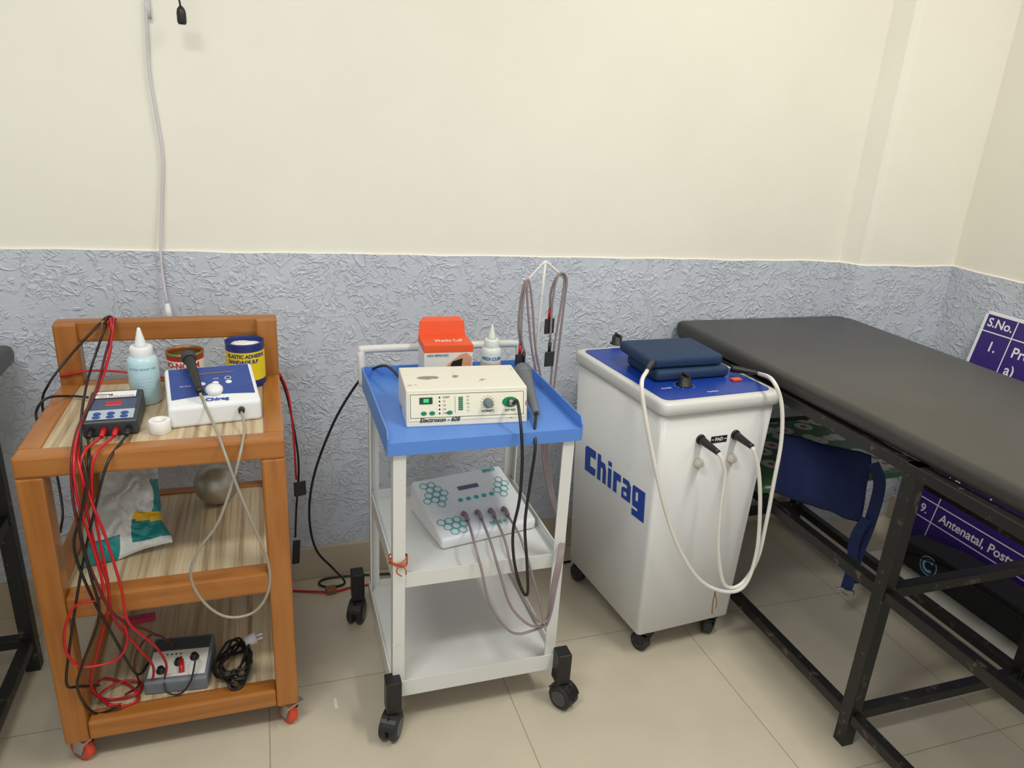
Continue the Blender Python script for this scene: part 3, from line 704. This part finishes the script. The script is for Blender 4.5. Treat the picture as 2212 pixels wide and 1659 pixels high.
k.add([V3(p) for p in pts], [list(range(16))], False, Tt)
k.build('bare_patch', mat('bare_primer', (140, 132, 128), .6), t)

# orange box
t = thing('carton', 'small open orange and white carton with printed arm picture', 'box', (.428, 1.737, ZR), -.04)
w, d, h = .125, .1, .112
k = MB(); k.box(-w / 2, w / 2, 0, d, 0, h); k.mi = 1; k.box(-w / 2 - .0005, w / 2 + .0005, -.0006, d + .0004, h - .018, h + .0008)
k.build('carton_body', [m_offwhite, m_orange], t)
k = MB(); k.hull8([(-w / 2, d - .003, h), (w / 2, d - .003, h), (w / 2, d, h), (-w / 2, d, h), (-w / 2 + .003, d + .004, h + .036), (w / 2 - .003, d + .004, h + .036), (w / 2 - .003, d + .007, h + .036), (-w / 2 + .003, d + .007, h + .036)])
k.hull8([(-w / 2 + .006, d + .004, h + .036), (w / 2 - .006, d + .004, h + .036), (w / 2 - .006, d + .007, h + .036), (-w / 2 + .006, d + .007, h + .036), (-w / 2 + .014, d + .009, h + .046), (w / 2 - .014, d + .009, h + .046), (w / 2 - .014, d + .012, h + .046), (-w / 2 + .014, d + .012, h + .046)])
k.build('flap', m_orange, t)
Tf = frame((0, -.0012, 0), (1, 0, 0), (0, -1, 0))
k = MB(); k.prism([(-.016, .03, 0), (.06, .03, 0), (.06, .08, 0), (.046, .092, 0), (.03, .088, 0), (.02, .08, 0), (-.002, .062, 0)], (0, 0, .0003), Tf); k.build('printed_picture', m_skin, t)
k = MB(); k.prism([(.0, .048, .0005), (.034, .056, .0005), (.036, .078, .0005), (.01, .07, .0005)], (0, 0, .0003), Tf); k.build('printed_cuff', m_black, t)
k = MB(); k.text('NEW IMPROVED', .0075, Tf @ Matrix.Translation((-.028, .087, .001)), bold=.0002); k.build('lettering', mat('teal_ink', (60, 120, 140), .5), t)
k = MB(); k.text('Weight Cuff', .0145, frame((.006, .04, h + .0012), (1, 0, 0), (0, 0, 1)), bold=.0002, sy=2.0); k.build('lettering', m_ltext, t)
# second bottle
t, hb = bottle('gel_bottle', 'milky white gel bottle with printed label beside the orange carton', (.545, 1.752, ZR), .0265, .158, m_gel2, m_gel2)
MB().lathe([(.0268, .012), (.0268, .062)], seg=36, cap=False).build('label_band', m_beigelab, t)
k = MB(); k.text_cyl('MEDI CURE', .0115, (0, 0, 0), .0272, -PI / 2 - .2, .074, .0004); k.build('lettering', m_gelblue, t)
k = MB()
for jx in range(4): k.text_cyl('- - - - - -', .008, (0, 0, 0), .0272, -PI / 2 - .1, .054 - .008 * jx)
k.build('lettering', m_brown, t)

# TENS machine
fl = PZ(955, 1192, .426); fr = PZ(1165, 1142, .426)
mid = (fl + fr) / 2 + V3((-.004, .004, -.0005)); rz = math.atan2(fr.y - fl.y, fr.x - fl.x)
t = thing('nerve_therapy_machine', 'white tilted machine with teal hexagon pattern and four grey leads on the middle shelf', 'medical machine', (mid.x, mid.y, .4255), rz)
w, d, h0, h1 = .272, .222, .03, .088
MB().wedge(w, d, h0, h1, .01, 4).build('body', m_plastic, t)
al = math.atan2(h1 - h0, d); dl = math.hypot(d, h1 - h0)
Tf = Matrix.Translation((0, 0, h0 + .0005)) @ Matrix.Rotation(al, 4, 'X')
def fu(u, v, z=.0006): return ((u - .5) * w, v * dl, z)
H = .0128
def cluster(cells, u, v):
    c = fu(u, v); k = MB()
    for (q, r_) in cells: k.ringflat((c[0] + H * 1.732 * (q + r_ / 2), c[1] + H * 1.5 * r_, c[2]), H * .96, H * .78, 6, Tf, PI / 6)
    k.build('hexagon_print', m_teal, t)
cluster([(0, 0), (1, 0), (2, -1), (0, -1), (1, -1), (2, -2), (-1, 1), (0, 1), (1, -2), (0, -2), (2, -3)], .14, .78)
cluster([(0, 0), (1, 0), (0, 1), (1, -1), (0, -1), (1, -2)], .84, .66)
cluster([(0, 0), (1, 0), (0, 1), (-1, 1), (1, 1), (2, -1), (2, 0), (1, -1)], .12, .17)
k = MB(); k.text('BRIO', .017, Tf @ Matrix.Translation(fu(.84, .93, .001)), bold=.0006); k.build('lettering', m_teal, t)
k = MB(); k.text('TENS 4', .015, Tf @ Matrix.Translation(fu(.6, .08, .001)), bold=.0005, shear=.2); k.build('lettering', m_teal, t)
MB().box((.42 - .5) * w, (.64 - .5) * w, .69 * dl, .75 * dl, 0, .001, 0, T=Tf).build('display', mat('lcd_blue', (44, 52, 104), .2), t)
for i in range(5): MB().lathe([(.0065, 0), (.0065, .0012), (.005, .0018)], fu(.38 + .085 * i, .53, 0), 18, Tf).build('button', m_teal, t)
RM = ROOT[t.name]
drops = [[(1024, 1170, 1.455), (1040, 1230, 1.412), (1060, 1310, 1.40), (1105, 1365, 1.395), (1150, 1362, 1.395), (1180, 1342, 1.395)],
         [(1060, 1172, 1.455), (1080, 1240, 1.412), (1105, 1312, 1.40), (1150, 1352, 1.392), (1184, 1338, 1.392)],
         [(1090, 1165, 1.455), (1106, 1230, 1.412), (1130, 1290, 1.40), (1165, 1342, 1.388), (1186, 1332, 1.388)],
         [(1124, 1160, 1.455), (1146, 1230, 1.412), (1166, 1300, 1.40), (1178, 1350, 1.385), (1190, 1325, 1.385)]]
ups = [[(1150, 760, 1.78), (1140, 660, 1.785), (1137, 604, 1.79), (1126, 640, 1.79), (1120, 700, 1.79), (1124, 745, 1.79)],
       [(1158, 760, 1.782), (1150, 660, 1.785), (1141, 602, 1.79), (1130, 650, 1.785), (1126, 720, 1.785), (1132, 760, 1.785)],
       [(1196, 760, 1.78), (1212, 660, 1.785), (1219, 598, 1.79), (1204, 596, 1.79), (1190, 630, 1.79), (1188, 668, 1.79)],
       [(1206, 760, 1.782), (1218, 660, 1.785), (1224, 600, 1.785), (1208, 592, 1.785), (1195, 640, 1.78), (1188, 740, 1.78)]]
for i in range(4):
    sp = V3(fu(.32 + .135 * i, .30 - .02 * i, 0)); M = RM @ Tf
    pk = MB(M).tube([sp, sp + V3((0, -.001, .008)), sp + V3((.001, -.012, .011)), sp + V3((.002, -.026, .004))], .0055, 10, 4).build('plug', m_wiregry, t, True)
    P_ = [M @ (sp + V3((.002, -.026, .004)))] + wp(drops[i] + [(1192 + 3 * i, 1270, 1.385), (1208 + 3 * i, 1190, 1.405), (1212 + 2 * i, 1140, 1.52), (1190 + 3 * i, 1080, 1.74), (1172 + 4 * i, 980, 1.785), (1174 + 6 * i, 880, 1.785)] + ups[i])
    ld = MB().tube(P_, .0032, 7, 5).build('lead', m_wiregry, t, True)
    MB().cyl(P_[-1], P_[-1] - V3((0, 0, .026)), .005, .0045, 10).build('lead_tip', m_red if i % 2 == 0 else m_black, ld, True)
    if i in (0, 2, 3):
        M2 = Matrix.Translation(P_[-1] - V3((0, .004, .045))) @ Matrix.Rotation(.2, 4, 'Z')
        MB(M2).box(-.0145, .0145, -.003, .003, -.021, .021, .002).build('electrode_pad', m_blackrub, ld, True)

# ------------------------------------------------------------------ white cabinet
def roundpoly(P2, r, n=6):
    out = []; m = len(P2)
    for i in range(m):
        a, b_, c = V3(P2[i - 1]), V3(P2[i]), V3(P2[(i + 1) % m])
        d0 = (a - b_).normalized(); d1 = (c - b_).normalized(); s = b_ + d0 * r; e_ = b_ + d1 * r
        for k_ in range(n + 1):
            u = k_ / n; out.append((s * (1 - u) + b_ * u) * (1 - u) + (b_ * (1 - u) + e_ * u) * u)
    return out
def at(o, z): return [V3((p.x, p.y, z)) for p in o]
def scl(o, kx):
    c = sum(o, V3()) / len(o); return [c + (p - c) * kx for p in o]
FLb, FRb, BRb, BLb = V3((.948, 1.507, 0)), V3((1.263, 1.53, 0)), V3((1.217, 1.945, 0)), V3((.905, 1.924, 0))
FLt, FRt, BRt, BLt = V3((.928, 1.5, 0)), V3((1.285, 1.525, 0)), V3((1.247, 1.975, 0)), V3((.8816, 1.95, 0))
ob = roundpoly([FLb, FRb, BRb, BLb], .014); ot = roundpoly([FLt, FRt, BRt, BLt], .016)
ZC = .8
t = thing('therapy_cabinet', 'tall white machine cabinet on casters with blue top panel and large blue lettering', 'medical machine', (1.09, 1.72, 0))
k = MB(); k.loft([at(scl(ob, .98), .078), at(ob, .083), at(ot, .772)], True); k.build('body', m_cab, t, True)
rim = roundpoly([scl([FLt, FRt, BRt, BLt], 1.05)[i] for i in range(4)], .026)
k = MB(); k.loft([at(scl(rim, .97), .764), at(rim, .769), at(rim, .792), at(scl(rim, .985), .799), at(scl(rim, .95), ZC)], True); k.build('top_rim', m_cab, t, True)
k = MB(); k.loft([at(scl(rim, .90), ZC - .001), at(scl(rim, .90), ZC + .002)], True, False); k.build('top_panel', m_cabblue, t, True)
for x, y, a in ((.99, 1.535, .4), (1.215, 1.555, -.5), (.94, 1.895, .2), (1.18, 1.915, 0)): caster(t, x, y, .028, .03, .079, m_blackrub, m_black, a)
for px, py in ((1332, 742), (1478, 832)):
    c = PZ(px, py, ZC + .002)
    q = MB(); q.lathe([(.021, 0), (.021, .003), (.0165, .005), (.0155, .024), (.013, .026)], c, 28); q.box(c.x - .003, c.x + .003, c.y - .015, c.y + .015, c.z + .022, c.z + .033, .001)
    q.build('knob', m_black, t, True)
for px, py, lx, ly, s_ in ((1332, 742, None, None, ''), (1478, 832, 1440, 838, 'POWER')):
    k = MB(); c = PZ(px, py, ZC + .0026)
    for i in range(11): a = PI * (1.3 - 1.6 * i / 10); k.disc((c.x + .027 * math.cos(a), c.y + .027 * math.sin(a), c.z), .0013, seg=8)
    if s_: c = PZ(lx, ly, ZC + .0026); k.text(s_, .009, frame(c, (1, .07, 0), (0, 0, 1)), bold=.0002)
    k.build('lettering', m_ltext, t, True)
k = MB(); c = PZ(1540, 845, ZC + .0026); k.text('TUNING', .009, frame(c, (1, .07, 0), (0, 0, 1)), bold=.0002)
k.build('lettering', m_ltext, t, True)
c = PZ(1590, 821, ZC + .002)
MB().box(-.015, .015, -.009, .009, 0, .006, .0015, T=Matrix.Translation(c) @ Matrix.Rotation(.07, 4, 'Z')).build('power_switch', m_orange, t, True)
# left face lettering: squared bold letters, solid block at the end
A, Bq, C_ = V3((FLb.x, FLb.y, .083)), V3((FLt.x, FLt.y, .772)), V3((BLb.x, BLb.y, .083))
nl = (Bq - A).cross(C_ - A).normalized()
if nl.x > 0: nl = -nl
A2 = A + nl * .0012
pa = PP(1263, 1013, A2, nl); pb2 = PP(1391, 1098 + 12, A2, nl)
wid = (pb2 - pa).length; sx_ = wid / 4.4; cap = .082
LET = [[[(0, 0), (.42, 0), (.42, 1), (.12, 1), (0, .88)], [(.42, .68), (.86, .68), (.86, 1), (.42, 1)], [(.42, 0), (.78, 0), (.86, .1), (.86, .3), (.42, .3)]],
       [[(1.0, 0), (1.26, 0), (1.26, 1), (1.0, 1)], [(1.26, .54), (1.68, .54), (1.58, .78), (1.26, .78)], [(1.42, 0), (1.68, 0), (1.68, .54), (1.42, .54)]],
       [[(1.82, 0), (2.08, 0), (2.08, .74), (1.82, .74)], [(1.82, .82), (2.08, .82), (2.08, 1), (1.82, 1)]],
       [[(2.22, 0), (2.48, 0), (2.48, .76), (2.22, .76)], [(2.48, .5), (2.76, .5), (2.76, .76), (2.48, .76)]],
       [[(2.9, .56), (3.2, .56), (3.2, .76), (2.9, .76)], [(3.2, 0), (3.46, 0), (3.46, .6), (3.32, .76), (3.2, .76)], [(2.84, 0), (2.98, 0), (2.98, .44), (2.84, .36)], [(2.98, .28), (3.2, .28), (3.2, .44), (2.98, .44)], [(2.98, 0), (3.2, 0), (3.2, .14), (2.98, .14)]],
       [[(3.58, .26), (3.8, .26), (3.8, .76), (3.66, .76), (3.58, .7)], [(3.8, .58), (3.96, .58), (3.96, .76), (3.8, .76)], [(3.62, 0), (3.96, 0), (3.96, .26), (3.58, .26)], [(3.96, -.34), (4.4, -.34), (4.4, .76), (3.96, .76)], [(3.58, -.34), (3.96, -.34), (3.96, -.1), (3.58, -.1)]]]
k = MB(); Tl = frame(pa, pb2 - pa, nl)
for i, lt in enumerate(LET):
    for q in lt: k.add([(p[0] * sx_, p[1] * cap, 0) for p in q], [list(range(len(q)))], False, Tl)
k.build('lettering', m_letterblue, t, True)
# front face
A, Bq, C_ = V3((FLb.x, FLb.y, .084)), V3((FRb.x, FRb.y, .084)), V3((FLt.x, FLt.y, .772))
nf = (Bq - A).cross(C_ - A).normalized()
if nf.y > 0: nf = -nf
def ff(px, py, o=.001): return PP(px, py, A + nf * o, nf)
sk = []
for px, py in ((1513, 948), (1588, 938)):
    c = ff(px, py); q = MB(); q.cyl(c, c + nf * .006, .014, .013, 20); q.build('socket', m_black, t, True); sk.append(c)
for px, py in ((1508, 998), (1579, 988)):
    c = ff(px, py); M = Matrix.Translation(c) @ nf.to_track_quat('Z', 'Y').to_matrix().to_4x4()
    MB(M).lathe([(.014, 0), (.014, .005), (.011, .007), (.009, .016), (.006, .017)], seg=22).build('terminal', mat('terminal_cream', (200, 196, 184), .4), t, True)
k = MB(); Tp = frame(ff(1553, 948), Bq - A, nf)
k.rect(-.026, .026, -.01, .01, .0004, Tp); k.build('label_plate', m_btext, t, True)
k = MB(); k.text('PAD', .0135, Tp @ Matrix.Translation((0, 0, .0008)), bold=.0004); k.rect(-.024, -.016, -.001, .001, .0008, Tp); k.rect(.016, .024, -.001, .001, .0008, Tp)
k.build('lettering', m_ltext, t, True)
k = MB()
k.tube([PY(1546, 1275, 1.44), PY(1540, 1300, 1.45), PY(1538, 1325, 1.455)], .0017, 6); k.tube([PY(1544, 1278, 1.44), PY(1548, 1300, 1.45), PY(1546, 1312, 1.452)], .0013, 6)
k.build('string_tie', m_ropebr, t, True)

# pads on the cabinet
def mkpad(label, c, w, d, z0, z1, rz, pts, bp0, sockp):
    t = thing('treatment_pad', label, 'pad', (c[0], c[1], z0), rz)
    q = MB(); q.box(-w / 2, w / 2, -d / 2, d / 2, 0, z1 - z0, .011, 4, smooth=True)
    q.build('pad_cover', m_navy, t)
    zz = (z1 - z0) / 2; x = w / 2 - .003; y = d / 2 - .003; cr = .012
    MB().tube([V3(p) for p in ((-x + cr, -y, zz), (x - cr, -y, zz), (x, -y + cr, zz), (x, y - cr, zz), (x - cr, y, zz), (-x + cr, y, zz), (-x, y - cr, zz), (-x, -y + cr, zz), (-x + cr, -y, zz))], .0035, 8, 1).build('piping', m_navybag, t)
    P_ = wp(pts)
    cb = MB().tube(P_, .0054, 10).build('cable', m_wirewht, t, True)
    MB().tube([bp0, (bp0 + P_[0]) / 2, P_[0]], .008, 12, 4, radii=(.0105, .0065)).build('boot', m_black, cb, True)
    so = sockp + nf * .004
    MB().tube([so, so * .5 + P_[-1] * .5, P_[-1]], .009, 12, 4, radii=(.0115, .0075)).build('boot', m_black, cb, True)
    return t
mkpad('lower navy padded electrode of the folded pair on the blue cabinet top', (1.088, 1.722), .236, .165, ZC + .0025, ZC + .034, .05,
      [(1638, 806, None, .815), (1668, 820, 1.50), (1688, 870, 1.475), (1688, 950, 1.46), (1672, 1040, 1.45), (1655, 1130, 1.445), (1635, 1210, 1.44), (1600, 1262, 1.44), (1565, 1262, 1.44), (1552, 1190, 1.44), (1556, 1100, 1.44), (1566, 1030, 1.44), (1560, 995, 1.44), (1552, 978, 1.445)], PZ(1578, 795, .818), sk[0])
mkpad('upper navy padded electrode of the folded pair on the blue cabinet top', (1.07, 1.738), .236, .175, ZC + .035, ZC + .067, .02,
      [(1398, 800, 1.545), (1386, 830, 1.48), (1396, 910, 1.462), (1418, 1020, 1.45), (1440, 1110, 1.445), (1470, 1190, 1.44), (1515, 1255, 1.435), (1570, 1278, 1.43), (1610, 1262, 1.43), (1635, 1190, 1.432), (1642, 1090, 1.435), (1638, 1010, 1.44), (1625, 965, 1.445)], PZ(1415, 776, .848), sk[1])

# ------------------------------------------------------------------ examination couches
def couch(label, x0, x1, y0, y1, lx, ly, nx=0):
    t = thing('examination_couch', label, 'couch', ((x0 + x1) / 2, (y0 + y1) / 2, 0))
    k = MB(); k.hull8([(x0 + nx, y0, .786), (x1, y0, .786), (x1, y1, .786), (x0, y1, .786), (x0 + nx, y0, .838), (x1, y0, .838), (x1, y1, .838), (x0, y1, .838)], .019, 5, smooth=True); k.build('mattress', m_vinyl, t, True)
    s = .017
    for x in lx:
        for y in ly: MB().box(x - s, x + s, y - s, y + s, 0, .785, .002).build('leg', m_blackmetal, t, True)
        MB().box(x - s + .001, x + s - .001, ly[0] + s, ly[-1] - s, .758, .785, .002).build('top_rail', m_blackmetal, t, True)
        for a, c in zip(ly[:-1], ly[1:]):
            MB().box(x - .014, x + .014, a + s, c - s, .438, .466, .002).build('side_rail', m_blackmetal, t, True)
            MB().box(x - .014, x + .014, a + s, c - s, .075, .103, .002).build('side_rail', m_blackmetal, t, True)
    for y in ly:
        for z in (.438, .075): MB().box(lx[0] + s, lx[1] - s, y - .014, y + .014, z, z + .028, .002).build('cross_bar', m_blackmetal, t, True)
        MB().box(lx[0] + s, lx[1] - s, y - .014, y + .014, .756, .784, .002).build('cross_bar', m_blackmetal, t, True)
    return t
couch('black vinyl examination couch on a scuffed steel frame right of the white cabinet', 1.305, 2.005, .13, 2.115, (1.335, 1.915), (.2, 1.1, 2.05), .06)
couch('black examination couch cut off at the left edge beside the wooden trolley', -1.33, -.62, .1, 2.085, (-1.29, -.645), (.18, 1.02, 1.875))

# things under / beside the right couch
k = MB(); k.box(1.315, 1.87, 1.56, 1.985, .467, .487, .002)
solo('printed_board', k, m_floral, 'board with green and white floral print lying under the couch', 'board')
TL, TR, BL, BR = PY(1690, 935, 1.62), PY(1882, 982, 1.548), PY(1670, 1062, 1.545), PY(1858, 1130, 1.51)
t = thing('cloth_bag', 'navy blue cloth bag with dangling strap slung under the black couch', 'bag', tuple(BL))
k = MB(); k.sheet(TL, TR, BL, BR, .03, .02, 30, 30, None, .001, 4, 8, True, .006)
k.V = [V3((v.x, min(v.y, 1.553) if v.z < .492 else v.y, v.z)) for v in k.V]
k.build('bag_body', m_navybag, t, True)
MB().ribbon([PY(1886, 1000, 1.53), PY(1900, 1045, 1.51), PY(1882, 1120, 1.5), PY(1855, 1190, 1.5), PY(1838, 1240, 1.5), PY(1828, 1272, 1.5)], .034).build('strap', m_navybag, t, True)
MB().ribbon([PY(1872, 1120, 1.495), PY(1848, 1160, 1.495), PY(1842, 1210, 1.495), PY(1850, 1260, 1.495)], .03).build('strap', m_navybag, t, True)
MB().tube([PY(1808, 1268, 1.497), PY(1846, 1278, 1.497), PY(1842, 1288, 1.497), PY(1826, 1284, 1.497), PY(1808, 1268, 1.497)], .002, 6, 1).build('buckle', m_chrome, t, True)

# sign board leaning on right wall
Tb = frame((2.18, 1.83, 0), (0, -1, 0), (-.983, 0, .1817))
t = thing('sign_board', 'purple treatment list board with white lettering leaning behind the couch', 'sign', (2.18, 1.4, 0))
HB, WB = .936, .92
MB(Tb).box(0, WB, 0, HB, -.01, 0, .001, 1).build('panel', m_purple, t, True)
k = MB(Tb)
for x0, x1, y0, y1 in ((0, WB, HB - .012, HB), (0, .01, 0, HB), (0, WB, 0, .012), (WB - .01, WB, 0, HB)): k.box(x0, x1, y0, y1, -.011, .003, .001, 1)
k.build('border', m_ltext, t, True)
k = MB(Tb)
DV = .118
k.rect(DV, DV + .004, .012, HB - .012, .0008)
for v in (.865, .37, .31, .24, .172): k.rect(.01, WB - .01, v, v + .004, .0008)
k.build('grid_lines', m_ltext, t, True)
def bt(s_, u, v, sz=.044): MB(Tb).text(s_, sz, Matrix.Translation((u, v, .001)), 'LEFT', .0008).build('lettering', m_ltext, t, True)
bt('S.No.', .018, .898, .042); bt('1.', .05, .82, .048); bt('Pre', .14, .825, .048); bt('a)', .14, .765, .048); bt('7.', .05, .34); bt('Postural', .14, .34); bt('9.', .06, .206); bt('Antenatal, Postnatal', .145, .206)
solo('white_plank', MB().box(1.985, 2.165, .9, 1.74, 0, .064, .004), m_offwhite, 'long low white plank on the floor under the black case', 'plank')
t = thing('carry_case', 'black padded case with round pale blue logo lying under the couch', 'bag', (2.1, 1.35, .0645))
k = MB(); k.prism([(2.045, 1.735, .065), (2.045, 1.73, .105), (2.045, 1.68, .15), (2.045, 1.52, .175), (2.045, 1.3, .18), (2.045, .95, .18), (2.045, .95, .065)], (.115, 0, 0), bev=.014); k.build('case_body', m_bagblack, t, True)
c = PX(2005, 1222, 2.0435); Tc = frame(c, (0, -1, 0), (-1, 0, 0))
k = MB(Tc)
vs = []; fs = []
for i in range(17):
    a = .7 + (2 * PI - 1.4) * i / 16
    vs += [(.024 * math.cos(a), .024 * math.sin(a), 0), (.014 * math.cos(a), .014 * math.sin(a), 0)]
for i in range(16): fs.append([2 * i, 2 * i + 1, 2 * i + 3, 2 * i + 2])
k.add(vs, fs); k.ringflat((0, 0, 0), .034, .030, 28); k.build('logo', m_cyan, t, True)
MB().tube([V3((2.044, 1.72, .09)), V3((2.042, 1.5, .152)), V3((2.042, 1.3, .16)), V3((2.044, .96, .16))], .003, 6).build('zip_seam', m_black, t, True)

# small things on the floor
c = PZ(725, 1519, 0)
solo('paper_scrap', MB().box(-.004, .004, -.018, .018, .0003, .0012, T=Matrix.Translation(c) @ Matrix.Rotation(.05, 4, 'Z')), m_offwhite, 'tiny white paper strip on the floor between the trolleys', 'paper')
t = thing('floor_cable', 'red cable with brown joint lying on the floor between the two trolleys', 'cable', tuple(PZ(700, 1277, 0)))
MB().tube(wp([(560, 1272, None, .004), (640, 1276, None, .004), (705, 1278, None, .008), (730, 1276, None, .006), (760, 1268, None, .004), (800, 1262, None, .004)]), .0035).build('cord', m_red, t, True)
c = PZ(715, 1280, 0)
MB().box(-.016, .016, -.013, .013, .0005, .02, .003, T=Matrix.Translation(c) @ Matrix.Rotation(.15, 4, 'Z')).build('joint', m_brown, t, True)

# ------------------------------------------------------------------ light
def area(name, loc, sx, sy, e, colr, rot=(0, 0, 0)):
    l = bpy.data.lights.new(name, 'AREA'); l.shape = 'RECTANGLE'; l.size = sx; l.size_y = sy; l.energy = e; l.color = colr
    o = bpy.data.objects.new(name, l); col.objects.link(o); o.location = loc; o.rotation_euler = rot
area('tube_light_right', (1.45, .45, 2.82), .25, 1.2, 34, (1, .96, .88))
area('tube_light_left', (-.6, .3, 2.82), 1.2, .25, 32, (.96, 1, .99))
wld = bpy.data.worlds.new('world'); sc.world = wld; wld.use_nodes = True
wn = wld.node_tree; bg = wn.nodes['Background']; bg.inputs[0].default_value = (.98, .985, 1, 1); bg.inputs[1].default_value = .78
try: sc.view_settings.view_transform = 'Standard'
except Exception: pass
